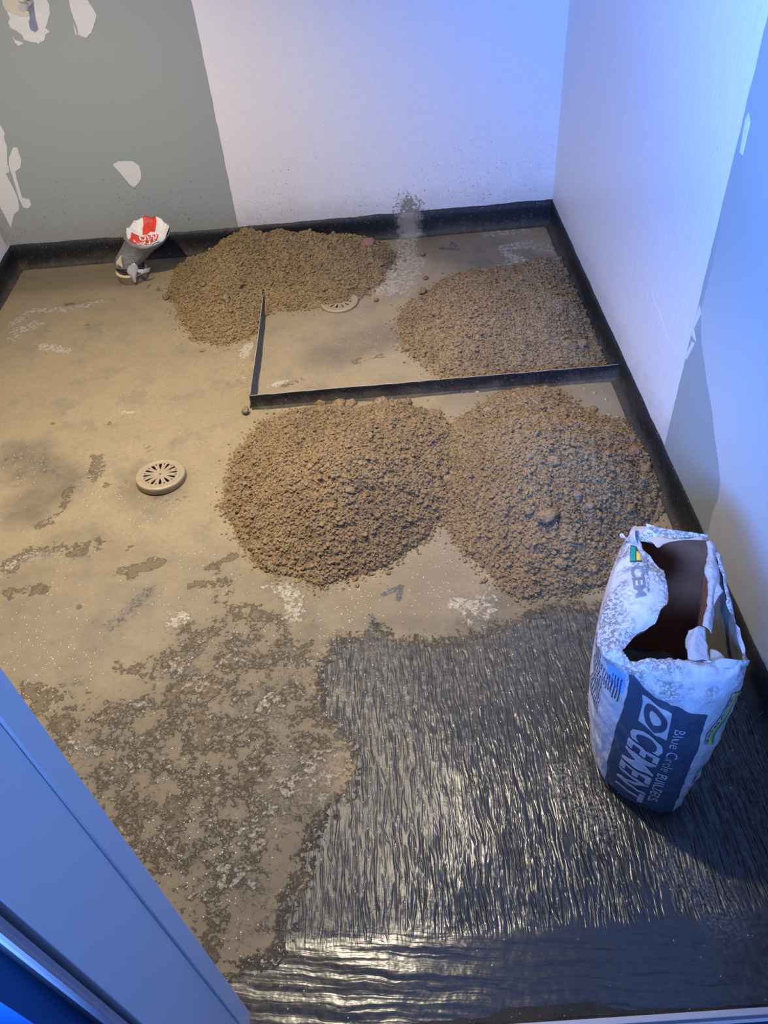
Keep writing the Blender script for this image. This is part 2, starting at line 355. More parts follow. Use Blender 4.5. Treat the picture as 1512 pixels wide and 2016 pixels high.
# pale efflorescence / dry patches
for pts, wd, v in [([(25, 640), (60, 612), (130, 610), (200, 594)], .035, .8), ([(35, 650), (70, 640)], .055, .8), ([(85, 682), (130, 692)], .035, .85), ([(30, 665)], .05, .7),
                   ([(240, 810), (262, 811)], .018, .9), ([(203, 913)], .013, .9), ([(20, 1112), (60, 1098), (110, 1090)], .028, .75),
                   ([(795, 440), (800, 480), (790, 530), (760, 570)], .075, .85), ([(820, 515), (800, 560)], .06, .8), ([(720, 545), (800, 575)], .045, .8), ([(870, 552), (1000, 520)], .03, .6),
                   ([(990, 490), (1040, 480), (1090, 492)], .055, .75), ([(1010, 515)], .07, .75), ([(960, 460), (1030, 455)], .05, .7), ([(1000, 500), (1040, 520)], .05, .8),
                   ([(490, 680), (480, 700)], .03, .95), ([(475, 720), (490, 760)], .025, .6), ([(530, 760), (560, 752)], .022, .95), ([(660, 768), (730, 758)], .02, .6),
                   ([(560, 1160), (580, 1180), (575, 1215)], .04, .9), ([(530, 1155)], .03, .7), ([(345, 1225), (360, 1215)], .032, .95), ([(900, 1190), (960, 1200)], .04, .85), ([(960, 1170), (930, 1215)], .05, .7),
                   ([(330, 1310), (400, 1300), (390, 1340)], .055, .62), ([(480, 1395), (520, 1370), (540, 1420)], .055, .66), ([(560, 1340), (620, 1330)], .035, .65), ([(620, 1290), (660, 1250)], .035, .55),
                   ([(150, 1460), (170, 1480)], .04, .75), ([(230, 1525), (260, 1520)], .05, .6), ([(300, 1560)], .04, .6), ([(330, 1640)], .03, .6), ([(420, 1520)], .04, .5),
                   ([(540, 1560), (600, 1540), (640, 1510)], .07, .74), ([(500, 1640), (540, 1610)], .07, .68), ([(450, 1720), (500, 1760)], .06, .64), ([(470, 1830), (520, 1800)], .05, .55), ([(560, 1500), (620, 1560)], .06, .7), ([(390, 1760)], .04, .6), ([(690, 560), (640, 612)], .02, .5), ([(1180, 1205), (1190, 1260)], .03, .6)]:
    stroke(pale, pts, wd, v * 0.78)
# damp brown crusts
for pts, wd, v in [([(10, 1120), (60, 1090), (130, 1085), (185, 1075)], .04, .75), ([(20, 1170), (90, 1160)], .03, .8), ([(240, 1125), (310, 1108)], .028, .95), ([(260, 1130)], .03, .8), ([(155, 1198)], .016, 1),
                   ([(255, 1078)], .018, .8), ([(140, 960), (110, 1020), (75, 1035)], .025, .7), ([(190, 900), (190, 940)], .035, .8), ([(210, 955)], .025, .7), ([(215, 833)], .012, .9), ([(105, 833)], .012, .8),
                   ([(410, 1120), (460, 1095)], .02, .8), ([(380, 1150), (420, 1150)], .02, .7), ([(60, 1360), (100, 1370), (80, 1390)], .04, .85), ([(110, 1420), (130, 1440)], .03, .85),
                   ([(280, 1320), (230, 1310)], .03, .7), ([(340, 1360), (430, 1330)], .04, .75), ([(400, 1460), (400, 1400), (420, 1340)], .035, .9), ([(430, 1470)], .03, .8), ([(320, 1430), (300, 1470)], .05, .66),
                   ([(410, 1540), (450, 1600)], .05, .7), ([(340, 1580), (350, 1620)], .035, .9), ([(290, 1600), (270, 1560)], .035, .8), ([(220, 1620), (250, 1640)], .02, .7), ([(500, 1520), (520, 1560)], .05, .62), ([(500, 1240), (560, 1230), (470, 1200)], .05, .66),
                   ([(640, 1480), (600, 1440), (560, 1450)], .05, .62), ([(450, 1670), (460, 1560)], .05, .7), ([(530, 1700), (430, 1850)], .06, .6), ([(170, 1500), (210, 1560)], .06, .6), ([(200, 1440), (240, 1380)], .05, .6),
                   ([(960, 655), (950, 640)], .03, .5), ([(700, 712), (760, 700)], .03, .6), ([(130, 600), (220, 598)], .02, .5), ([(100, 650), (170, 640)], .02, .5), ([(295, 563), (330, 570)], .02, .6), ([(600, 745), (560, 760)], .02, .6), ([(420, 1140), (520, 1250), (420, 1290)], .05, .60)]:
    stroke(damp, pts, wd, v * 0.70)
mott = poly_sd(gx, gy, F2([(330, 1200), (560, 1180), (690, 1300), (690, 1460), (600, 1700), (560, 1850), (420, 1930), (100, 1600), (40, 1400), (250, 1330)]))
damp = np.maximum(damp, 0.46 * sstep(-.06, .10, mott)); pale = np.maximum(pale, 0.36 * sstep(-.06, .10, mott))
grime_falloff = np.maximum(grime_falloff, .9 * sstep(-.10, .14, mott))  # lower left painted darker for lamp falloff, on top of the silt
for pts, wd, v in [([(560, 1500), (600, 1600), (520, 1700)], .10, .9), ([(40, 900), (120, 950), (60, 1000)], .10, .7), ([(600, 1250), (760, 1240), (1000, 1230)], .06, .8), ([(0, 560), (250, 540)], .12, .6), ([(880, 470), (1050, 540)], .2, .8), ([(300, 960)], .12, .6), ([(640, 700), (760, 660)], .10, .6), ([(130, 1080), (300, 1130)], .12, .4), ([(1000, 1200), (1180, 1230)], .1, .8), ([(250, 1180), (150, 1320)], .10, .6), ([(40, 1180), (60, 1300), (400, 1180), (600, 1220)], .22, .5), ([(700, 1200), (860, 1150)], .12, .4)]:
    stroke(grime_falloff, pts, wd, v)
# membrane showing through thin mud
for pts, wd, v in [([(215, 1235), (290, 1165)], .028, .95), ([(190, 1270), (330, 1150)], .02, .6), ([(110, 1360), (160, 1340)], .03, .8), ([(220, 1450), (260, 1400)], .05, .75), ([(200, 1480)], .04, .6),
                   ([(20, 905), (60, 900), (110, 930)], .04, .7), ([(50, 930)], .07, .5), ([(330, 950), (260, 945), (200, 990)], .04, .5), ([(310, 975), (360, 985)], .03, .75), ([(285, 880), (310, 890)], .03, .65), ([(360, 880), (400, 870)], .03, .4),
                   ([(755, 1170), (790, 1155), (785, 1180)], .012, 1.3), ([(770, 1160)], .022, .9), ([(730, 1210), (742, 1230)], .012, 1.2), ([(380, 1625), (420, 1650), (440, 1690)], .05, .8), ([(330, 1660), (400, 1740)], .04, .6), ([(560, 1420)], .04, .5),
                   ([(870, 488), (900, 492), (890, 478)], .022, 1.0), ([(850, 492)], .018, .8), ([(660, 660), (760, 650)], .05, .45), ([(620, 720), (680, 700)], .05, .4), ([(460, 735), (485, 760)], .03, .55), ([(1000, 560), (960, 570)], .02, .3),
                   ([(150, 900), (90, 960)], .05, .45), ([(20, 1000), (60, 970)], .04, .45), ([(640, 1270), (720, 1260)], .05, .7), ([(780, 1240), (800, 1255)], .02, .7)]:
    stroke(worn, pts, wd, v * 0.68)
for pts, wd, v in [([(350, 1500), (400, 1560), (430, 1650)], .05, 1.0), ([(330, 1640), (400, 1700), (420, 1760)], .06, .9), ([(60, 1210), (120, 1330)], .10, .35), ([(450, 1250), (520, 1240)], .06, .8), ([(360, 1400)], .07, .5), ([(130, 1400), (80, 1340)], .05, .4),
                   ([(250, 1640)], .05, .6), ([(200, 1470)], .05, .5), ([(500, 1480), (540, 1480)], .05, .5), ([(700, 1200), (660, 1250)], .08, .7), ([(40, 900), (60, 930)], .06, .5), ([(300, 1000), (200, 950)], .1, .3), ([(900, 1100), (850, 1150)], .1, .35), ([(690, 680), (760, 670)], .09, .35),
                   ([(570, 770), (850, 790)], .02, .9), ([(470, 1850), (620, 1990)], .05, .5), ([(640, 1300), (760, 1400), (760, 1600)], .12, .45), ([(470, 690), (480, 760)], .03, .8), ([(350, 1160), (500, 1100)], .15, .18), ([(1100, 1400), (1000, 1260)], .12, .5), ([(590, 1180), (700, 1160)], .04, .5)]:
    stroke(speck, pts, wd, v)
speck = np.maximum(speck * .9, 0.05) * (1 - .55 * np.clip(memb * 1.4 - .4, 0, 1))
for pts, wd, v in [([(1150, 775), (1210, 790)], .10, 1.0), ([(900, 785), (960, 770)], .07, 1.0), ([(830, 1140), (900, 1060), (860, 1120)], .10, .8), ([(700, 1190), (820, 1200)], .10, .8), ([(60, 530), (220, 535)], .14, .7), ([(900, 475), (1000, 455)], .10, .8), ([(640, 660)], .3, .25), ([(120, 1250), (250, 1180)], .2, .3)]:
    stroke(wet, pts, wd, v)
zz = (fbm(gx, gy, 3, 3, 11) - .5) * 0.004 + (fbm(gx, gy, 22, 3, 15) - .5) * 0.0012
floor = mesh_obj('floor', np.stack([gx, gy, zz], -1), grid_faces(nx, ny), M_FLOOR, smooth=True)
set_attr(floor, 'm1', np.stack([memb, pale, damp], -1)); set_attr(floor, 'm2', np.stack([worn, speck, wet], -1)); set_attr(floor, 'm3', np.stack([ripple, film, powder], -1)); set_attr(floor, 'm4', np.stack([grime_falloff, grime_falloff * 0, grime_falloff * 0], -1))
tag(floor, kind='structure')

# ------------------------------------------------------------------ SETTING: walls, ceiling, skirting
HC = 2.4
def struct(name, bm, mats, smooth=False): return tag(bm_obj(name, bm, mats, smooth=smooth), kind='structure')
wall_back = struct('wall_back', box_bm(XL - .1, XR + .1, YB, YB + .1, -.05, HC), M_WB)
wall_right = struct('wall_right', box_bm(XR, XR + .1, -1.6, YB, -.05, HC), M_WR)
wall_left = struct('wall_left', box_bm(XL - .1, XL, 0.25, YB, -.05, HC), M_FILL)
wall_front = struct('wall_front', box_bm(XL - .1, -0.395, 0.255, 0.40, -.05, HC), M_CEIL)
struct('ceiling', box_bm(XL - .1, XR + .1, 0.2, YB + .1, HC, HC + .1), M_CEIL)
struct('wall_corridor', box_bm(-1.6, -0.385, 0.205, 0.252, -.05, HC), M_CORR)
struct('corridor_floor', box_bm(-1.6, XR, -1.6, 0.345, -.05, -.012), M_CORR)

def skirting(name, A, B, inward, hts, mat, n=260):  # membrane turned up the wall with a coved foot and a brushed top edge
    A = np.array(A); B = np.array(B); inward = np.array(inward, float)
    prof = [(0.0005, None), (0.0045, None), (0.006, 0.7), (0.007, 0.35), (0.009, 0.16), (0.013, 0.07), (0.020, 0.02), (0.030, 0.003)]
    V = []
    for i in range(n):
        t = i / (n - 1); p = A + (B - A) * t; h = np.interp(t, [0, .5, 1], hts)
        L = np.linalg.norm(B - A) * t
        h += (fbm(np.array(L), np.array(1.0), 9, 3, 21) - .5) * 0.010 + (vnoise(np.array(L), np.array(3.0), 90, 22) - .5) * 0.0025
        for k, (d, z) in enumerate(prof):
            zz_ = h + .0006 if k == 0 else (h - .001 if k == 1 else h * z)
            dd = d + (0 if k < 2 else (vnoise(np.array(L), np.array(k * .3), 25, 23) - .5) * 0.002)
            V.append([p[0] + inward[0] * dd, p[1] + inward[1] * dd, zz_])
    o = mesh_obj(name, V, grid_faces(len(prof), n), mat, smooth=True); return tag(o, kind='structure')
skirting('baseboard_back', (XL, YB), (XR, YB), (0, -1), (0.116, 0.112, 0.119), M_BLACK)
skirting('baseboard_right', (XR, YB), (XR, 0.36), (-1, 0), (0.112, 0.106, 0.108), M_BLACK, 340)
skirting('baseboard_left', (XL, 0.4), (XL, YB), (1, 0), (0.11, 0.112, 0.114), M_BLACK, 300)

# door lining, stop and architrave of the opening we look through
jb = box_bm(-0.395, -0.363, 0.2585, 0.376, 0, 2.1, 0.0012)
door_lining = struct('door_1', jb, M_JAMB)
st_ = bm_obj('door_stop', box_bm(-0.396, -0.3595, 0.3765, 0.412, 0, 2.1, 0.0015), M_JAMB, door_lining)
# architrave profile (plan), extruded up
def extrude_plan(name, prof, z1, mat, parent=None):
    bm = bmesh.new(); lo = [bm.verts.new((x, y, 0)) for x, y in prof]; hi = [bm.verts.new((x, y, z1)) for x, y in prof]
    for i in range(len(prof)): bm.faces.new((lo[i], lo[(i + 1) % len(prof)], hi[(i + 1) % len(prof)], hi[i]))
    bm.faces.new(lo); bm.faces.new(hi[::-1]); bmesh.ops.recalc_face_normals(bm, faces=bm.faces)
    return bm_obj(name, bm, mat, parent)
arch = tag(extrude_plan('trim_1', [(-0.3660, 0.2500), (-0.3665, 0.2440), (-0.3640, 0.2405), (-0.3640, 0.2375), (-0.3665, 0.2352), (-0.3705, 0.2350), (-0.3730, 0.2370), (-0.3740, 0.2500)], 2.16, M_NOSE), kind='structure')
extrude_plan('architrave_face', [(-0.3738, 0.2515), (-0.3738, 0.2385), (-0.3800, 0.2400), (-0.4050, 0.2375), (-0.4300, 0.2395), (-0.4340, 0.2440), (-0.4340, 0.2515)], 2.16, M_ARCH, arch)
# threshold: pale edging strip and the turned-up end of the membrane
struct('trim_2', box_bm(-0.36, XR, 0.350, 0.362, -0.01, 0.018, 0.0015), M_JAMB)
skirting('trim_3', (-0.36, 0.362), (XR, 0.362), (0, 1), (0.012, 0.008, 0.004), M_BLACK, 160)

# filler patches and paint flaws on the walls: pieces of the wall
def slab(name, pts3, nrm, th, mat, parent, seed=0, jag=0.0012, sub=4):
    pts3 = [np.array(p) for p in pts3]; r = np.random.RandomState(seed); P = []
    for i in range(len(pts3)):
        a, b = pts3[i], pts3[(i + 1) % len(pts3)]
        for k in range(sub): P.append(a + (b - a) * k / sub + (r.rand(3) - .5) * 2 * jag * (1 - np.abs(nrm)))
    nrm = np.array(nrm, float); bm = bmesh.new()
    f = [bm.verts.new(p + nrm * th) for p in P]; bk = [bm.verts.new(p - nrm * 0.0004) for p in P]
    bm.faces.new(f); n_ = len(P)
    for i in range(n_): bm.faces.new((f[i], f[(i + 1) % n_], bk[(i + 1) % n_], bk[i]))
    bmesh.ops.recalc_face_normals(bm, faces=bm.faces); bmesh.ops.triangulate(bm, faces=bm.faces)
    return bm_obj(name, bm, mat, parent)
BK = (0, -1, 0)
def B(pts): return [at(x, y, 1, YB) for x, y in pts]
slab('filler_patch', B([(3, -30), (6, 10), (14, 22), (20, 36), (16, 44), (22, 55), (44, 68), (47, 78), (62, 82), (76, 86), (88, 78), (90, 68), (98, 62), (90, 55), (98, 28), (97, 10), (90, -8), (84, -30)]), BK, .0016, M_FILL, wall_back, 1)
slab('filler_patch', B([(3, -30), (6, 8), (12, 20), (26, 26), (45, 33), (60, 30), (66, 20), (60, 5), (56, -30)]), BK, .0030, M_FILLC, wall_back, 2)
slab('filler_patch', B([(25, 72), (30, 79), (40, 82), (46, 86), (36, 90), (30, 84)]), BK, .0016, M_FILL, wall_back, 3, .0006)
slab('filler_patch', B([(132, -30), (138, 15), (145, 35), (152, 52), (154, 68), (158, 70), (155, 60), (160, 72), (170, 74), (180, 64), (186, 46), (190, 30), (182, 15), (172, 0), (168, -30)]), BK, .0016, M_FILL, wall_back, 4)
slab('filler_patch', B([(144, 45), (150, 60), (152, 71), (148, 66)]), BK, .0012, M_FILL, wall_back, 5, .0004)
slab('filler_patch', B([(222, 324), (232, 318), (248, 317), (262, 318), (274, 326), (278, 340), (278, 352), (270, 364), (263, 368), (256, 364), (240, 344)]), BK, .0014, M_FILL, wall_back, 6, .0008)
slab('filler_patch', B([(-60, 235), (0, 245), (9, 262), (8, 272), (14, 290), (14, 320), (19, 338), (11, 342), (22, 362), (36, 392), (38, 412), (26, 425), (22, 448), (10, 425), (-60, 300)]), BK, .0014, M_FILL, wall_back, 7)
slab('filler_patch', B([(18, 310), (26, 290), (34, 290), (42, 315), (40, 330), (30, 338), (34, 355), (44, 390), (58, 392), (61, 404), (55, 410), (46, 408), (38, 392), (26, 350), (18, 328)]), BK, .0014, M_FILL, wall_back, 8, .0006)
def LW(pts): return [at(x, y, 0, XL) for x, y in pts]
slab('plaster_scrape', [(XL, 3.62, .118), (XL, 3.64, .16), (XL, 3.64, .34), (XL, 3.60, .36), (XL, 3.585, .25), (XL, 3.60, .16)], (1, 0, 0), .001, plain('scraped_plaster', (0.50, 0.40, 0.30), .85, bump=.001), wall_left, 9)
RW = lambda pts: [at(x, y, 0, XR) for x, y in pts]
for k, pts in enumerate([[(1474, 222), (1477, 240), (1470, 270), (1462, 305), (1457, 300), (1462, 270), (1468, 235)], [(1378, 602), (1380, 618), (1366, 648), (1370, 672), (1362, 660), (1366, 632)], [(1363, 672), (1368, 676), (1352, 708), (1349, 702)]]):
    slab('paint_chip', RW(pts), (-1, 0, 0), .0012, M_FILL, wall_right, 20 + k, .0001, 1)
def ridge_line(name, pts, parent, mat, wd=.0016, ax='y'):   # raised squiggle of paint
    V = []; F_ = []
    for i, p in enumerate(pts):
        p = np.array(p); s_ = wd * (0.5 + 0.5 * math.sin(math.pi * (i + .5) / len(pts)))
        out = np.array((0, -1, 0)) if ax == 'y' else np.array((-1, 0, 0))
        V += [p + np.array((0, 0, s_)), p + out * s_ * 1.1, p - np.array((0, 0, s_))]
    for i in range(len(pts) - 1):
        a = i * 3; F_ += [(a, a + 3, a + 4, a + 1), (a + 1, a + 4, a + 5, a + 2)]
    return mesh_obj(name, V, F_, mat, parent, True)
def squig(pts, n=26, amp=2.2, fr=5, seed=0):
    r = np.random.RandomState(seed); pts = np.array(pts, float); t = np.linspace(0, 1, n); s_ = np.linspace(0, 1, len(pts))
    return np.stack([np.interp(t, s_, pts[:, 0]), np.interp(t, s_, pts[:, 1]) + np.abs(np.sin(t * fr * 3.14 + r.rand())) * amp * -1.6], 1)
M_PW = plain('white_wall_paint', (0.80, 0.775, 0.79), 0.35)
for k, (pts, fr) in enumerate([([(602, 262), (618, 252), (640, 240), (668, 235)], 5), ([(860, 218), (885, 214), (918, 214)], 6), ([(968, 280), (992, 272), (1018, 268)], 4), ([(765, 150), (780, 138), (815, 130)], 7), ([(478, 393), (500, 399), (535, 396)], 5)]):
    ridge_line('paint_wrinkle', B(squig(pts, seed=k, fr=fr)), wall_back, M_PW, .0014)
ridge_line('paint_wrinkle', RW(np.array([(1282, 560), (1286, 590), (1295, 615), (1302, 635), (1312, 660), (1325, 684)]) + RS.rand(6, 2) * 5), wall_right, M_PW, .0007, 'x')

# ------------------------------------------------------------------ L-shaped upstand on the floor
t = thing('membrane_upstand', 'thin black L-shaped tanking strip standing on edge between the sand heaps', 'upstand', (-0.50, 2.356, 0))
def strip(name, A, B_, th, hA, hB, mat, n=120, seed=0):
    A = np.array(A, float); B_ = np.array(B_, float); d = (B_ - A) / np.linalg.norm(B_ - A); nr = np.array((-d[1], d[0]))
    V = []; L = np.linalg.norm(B_ - A)
    for i in range(n):
        q = i / (n - 1); h = hA + (hB - hA) * q + (vnoise(np.array(q * L), np.array(seed * 1.0), 30, 31) - .5) * .0025
        c = A + (B_ - A) * q + nr * (vnoise(np.array(q * L), np.array(seed + 2.), 6, 32) - .5) * .004
        foot = .012 * (0.6 + .6 * vnoise(np.array(q * L), np.array(seed + 5.), 20, 33))
        for o_, z in ((foot + th / 2, -.002), (th / 2 + .002, .010), (th / 2, h * .6), (th / 2, h - .0015), (th / 2 - .0012, h), (-th / 2 + .0012, h), (-th / 2, h - .0015), (-th / 2, h * .6), (-th / 2 - .002, .010), (-th / 2 - foot, -.002)):
            V.append([*(c + nr * o_), z])
    f = grid_faces(10, n); o = mesh_obj(name, V, f, [mat, M_EDGE], smooth=False)
    fi = np.zeros(len(o.data.polygons), int); fi[(np.arange(len(fi)) % 9) == 4] = 1
    o.data.polygons.foreach_set('material_index', fi.astype(np.int32)); return adopt(o, t)
M_EDGE = plain('dusty_strip_edge', (0.33, 0.31, 0.28), .7, bump=.001, var=.4)
strip('long_arm', (-0.5045, 2.356), (0.838, 2.354), .005, .060, .066, M_BLACK2, 260, 1)
strip('short_arm', (-0.502, 2.359), (-0.506, 3.30), .005, .060, .038, plain('grey_black_strip', (.055, .055, .062), .5, bump=.0008, var=.2), 200, 4)

# ------------------------------------------------------------------ sand heaps
def ico(sub):
    bm = bmesh.new(); bmesh.ops.create_icosphere(bm, subdivisions=sub, radius=1); bm.verts.ensure_lookup_table()
    v = np.array([p.co[:] for p in bm.verts]); f = np.array([[q.index for q in p.verts] for p in bm.faces]); bm.free(); return v, f
ICO = {1: ico(1), 2: ico(2), 3: ico(3)}
def lumps(P, R, sub, seed, flat=0.75):
    v0, f0 = ICO[sub]; n = len(P); r = np.random.RandomState(seed)
    V = np.repeat(v0[None], n, 0) * (1 + (r.rand(n, len(v0), 1) - .5) * (.75 if sub == 1 else .45))
    V = V * (0.7 + 0.6 * r.rand(n, 1, 3)); 
    a = r.rand(n) * 6.28; c, s = np.cos(a), np.sin(a); b = (r.rand(n) - .5) * 2.2; cb, sb = np.cos(b), np.sin(b)
    x, y, z = V[..., 0], V[..., 1], V[..., 2]
    y, z = y * cb[:, None] - z * sb[:, None], y * sb[:, None] + z * cb[:, None]
    x, y = x * c[:, None] - y * s[:, None], x * s[:, None] + y * c[:, None]
    V = np.stack([x, y, z * flat], -1) * R[:, None, None] + P[:, None, :]
    Fc = f0[None] + (np.arange(n) * len(v0))[:, None, None]
    return V.reshape(-1, 3), Fc.reshape(-1, 3)

HE = {
 'a': dict(poly=[(-.96, 3.30), (-.95, 3.48), (-.84, 3.58), (-.70, 3.618), (-.45, 3.622), (-.15, 3.622), (.03, 3.58), (.09, 3.44), (.01, 3.20), (-.08, 3.09), (-.17, 3.035), (-.33, 3.03), (-.46, 3.04), (-.50, 2.99), (-.51, 2.88), (-.58, 2.83), (-.67, 2.79), (-.77, 2.85), (-.86, 3.0), (-.91, 3.14)],
           peaks=[(-.57, 3.43, .205), (-.44, 3.44, .185), (-.31, 3.44, .163), (-.19, 3.43, .140), (-.07, 3.42, .112), (-.74, 3.22, .11), (-.30, 3.25, .12)], k=.9),
 'b': dict(poly=[(.07, 2.93), (.05, 2.80), (.08, 2.66), (.14, 2.56), (.19, 2.46), (.30, 2.385), (.60, 2.385), (.832, 2.40), (.834, 2.72), (.834, 3.05), (.82, 3.26), (.74, 3.30), (.58, 3.23), (.44, 3.25), (.3, 3.20), (.17, 3.06)],
           peaks=[(.41, 2.74, .135), (.66, 2.78, .13)], k=.85),
 'c': dict(poly=[(-.565, 1.98), (-.55, 2.11), (-.47, 2.26), (-.35, 2.325), (-.25, 2.335), (-.12, 2.30), (.03, 2.332), (.12, 2.27), (.20, 2.21), (.26, 2.05), (.24, 1.87), (.18, 1.75), (.08, 1.63), (-.05, 1.53), (-.23, 1.485), (-.41, 1.54), (-.52, 1.72), (-.575, 1.85)],
           peaks=[(-.15, 1.80, .20), (.02, 2.00, .13)], k=.8),
 'd': dict(poly=[(.20, 2.17), (.30, 2.25), (.40, 2.33), (.52, 2.34), (.61, 2.32), (.66, 2.20), (.74, 2.13), (.81, 2.12), (.834, 1.95), (.834, 1.76), (.76, 1.64), (.68, 1.56), (.60, 1.42), (.46, 1.365), (.33, 1.375), (.26, 1.44), (.19, 1.56), (.13, 1.73), (.12, 2.0)],
           peaks=[(.45, 1.78, .225), (.50, 2.05, .15)], k=.8)}
def clod_geo(r, seed, flat=.75, stone=False):       # irregular lump of damp sand
    v, f = ICO[3]; rs = np.random.RandomState(seed); o_ = rs.rand(3) * 9
    a = fbm(v[:, 0] + o_[0], v[:, 1] + v[:, 2] * .7 + o_[1], .9, 2, 43) + fbm(v[:, 2] + o_[2], v[:, 0] * .8 - v[:, 1] + o_[0], .9, 2, 44) - 1
    b = fbm(v[:, 0] + v[:, 2] + o_[0], v[:, 1] - v[:, 2] + o_[1], 4, 3, 45) - .5
    k = (1 + a * .9 + b * (.15 if stone else 1.0))[:, None] * (.7 + .5 * rs.rand(1, 3)); V = v * k
    q = rs.rand() * 6.28; V = np.stack([V[:, 0] * math.cos(q) - V[:, 1] * math.sin(q), V[:, 0] * math.sin(q) + V[:, 1] * math.cos(q), V[:, 2] * flat], -1)
    return V * r, f
for kk, hp in HE.items():           # ragged outline
    pp = np.array(hp['poly']); out = []
    for i in range(len(pp)):
        a_, b_ = pp[i], pp[(i + 1) % len(pp)]
        for q in range(6): out.append(a_ + (b_ - a_) * q / 6)
    out = np.array(out); cx_, cy_ = pp.mean(0); dx = out - (cx_, cy_); L = np.linalg.norm(dx, axis=1, keepdims=True)
    j = (fbm(out[:, 0], out[:, 1], 9, 3, 41) - .5)[:, None] * .05
    lim = (out[:, 0] > .80) | (out[:, 1] > 3.56) | ((np.abs(out[:, 1] - 2.36) < .06) & (out[:, 0] > -.5))
    out = out + dx / L * np.where(lim[:, None], 0, j); hp['out'] = [tuple(q) for q in out]
def base_h(hp, x, y):
    d = poly_sd(x, y, hp['out']); h = np.zeros_like(x)
    for (px_, py_, hh) in hp['peaks']:
        r = np.hypot(x - px_, y - py_); tt = np.clip(d, 0, None) / (np.clip(d, 0, None) + r + 1e-6)
        q = hh * (1 - (1 - tt) ** 1.25)
        q = hh - np.sqrt((hh - q) ** 2 + .018 ** 2) + .004
        h = np.maximum(h, np.clip(q, 0, None))
    h = h + hp.get('wallh', 0); return h, d
def sand_h(kk, x, y):
    hp = HE[kk]; h, d = base_h(hp, x, y)
    e = sstep(0, .05, d); wx = x + (vnoise(x, y, 12, 51) - .5) * .03
    n_ = (fbm(x, y, 7, 3, 52) - .5) * .040 * e
    bil = lambda s_, sd_: np.abs(vnoise(wx, y, s_, sd_) * 2 - 1)
    n_ += (bil(30, 53) - .5) * .016 * (.3 + .7 * e) + (bil(70, 54) - .5) * .0110 * (.4 + .6 * e) + (bil(150, 55) - .5) * .0050
    edge = sstep(-.002, .012, d)
    return (h + n_ + .004) * edge - .003 * (1 - edge), d, h
# bricks/stone colours
M_STONE = plain('wet_clod', (0.19, 0.135, 0.082), .75, bump=.002, bscale=120, var=.25)
M_RED = plain('red_brick_chip', (0.24, 0.115, 0.075), .8, bump=.002, var=.2)
M_GREYST = plain('grey_stone', (0.165, 0.13, 0.09), .6, bump=.001, var=.2)
M_SCRAP = plain('black_scrap', (.012, .012, .018), .35)
HR = {}
lab = {'a': 'wide heap of brown building sand against the back wall, beside the wrapped pipe',
       'b': 'flattish lumpy heap of brown sand in the far right corner, behind the long upstand strip',
       'c': 'broad rounded heap of brown sand in front of the L-shaped strip, left of its neighbour',
       'd': 'tallest heap of brown sand, in front of the strip, touching the right wall'}
cen = {'a': (-.5, 3.3), 'b': (.45, 2.8), 'c': (-.15, 1.85), 'd': (.48, 1.8)}
clods = {'a': [(445, 590, .024, 0), (700, 475, .022, 0), (628, 521, .016, 0), (378, 600, .018, 0), (560, 530, .012, 0), (470, 560, .015, 0), (727, 480, .024, 1), (421, 532, .012, 1), (640, 570, .013, 0), (520, 470, .013, 0), (580, 500, .014, 0), (400, 560, .012, 0), (750, 520, .013, 0)],
         'b': [(800, 688, .026, 0), (1120, 682, .030, 0), (1146, 676, .018, 2), (860, 615, .02, 0), (918, 632, .015, 0), (975, 632, .014, 0), (1065, 590, .014, 0), (1100, 513, .022, 0), (786, 655, .013, 0), (830, 650, .02, 0), (845, 672, .02, 0), (1100, 700, .014, 0), (1085, 718, .014, 2), (965, 672, .016, 0), (1165, 660, .016, 0), (1060, 545, .012, 0), (1000, 660, .012, 0), (880, 560, .011, 0), (935, 545, .012, 0)],
         'c': [(632, 796, .020, 0), (666, 800, .030, 0), (690, 795, .026, 0), (628, 808, .020, 0), (752, 796, .024, 0), (858, 815, .024, 0), (725, 843, .018, 0), (872, 835, .018, 0), (880, 945, .026, 0), (590, 822, .012, 0), (545, 828, .012, 0), (500, 890, .010, 0), (812, 810, .015, 0), (475, 920, .009, 0), (610, 920, .014, 0), (765, 1128, .011, 0), (690, 965, .015, 2), (640, 940, .014, 0)],
         'd': [(960, 812, .022, 0), (1165, 808, .022, 0), (1020, 770, .015, 0), (1250, 890, .016, 1), (1210, 875, .016, 0), (1045, 900, .017, 2), (1135, 975, .018, 2), (1160, 997, .018, 2), (1105, 1110, .015, 0), (1090, 910, .02, 0), (1170, 1120, .014, 0), (1285, 960, .018, 0), (1080, 1012, .03, 0), (1040, 1005, .02, 0), (1180, 830, .013, 0), (940, 820, .013, 0), (1295, 1010, .016, 0), (1240, 1000, .016, 0), (1260, 960, .016, 0), (1215, 930, .016, 0), (1270, 925, .016, 0)]}
def hit(kk, px, py):                # point of the heap surface seen at a photo pixel
    d = ray(px, py); z = 0.3
    for z in np.arange(.26, -.004, -.004):
        t_ = (z - H) / d[2]; x, y = d[0] * t_, d[1] * t_
        if sand_h(kk, np.array([x]), np.array([y]))[0][0] >= z: return x, y, z
    return d[0] * t_, d[1] * t_, 0.0
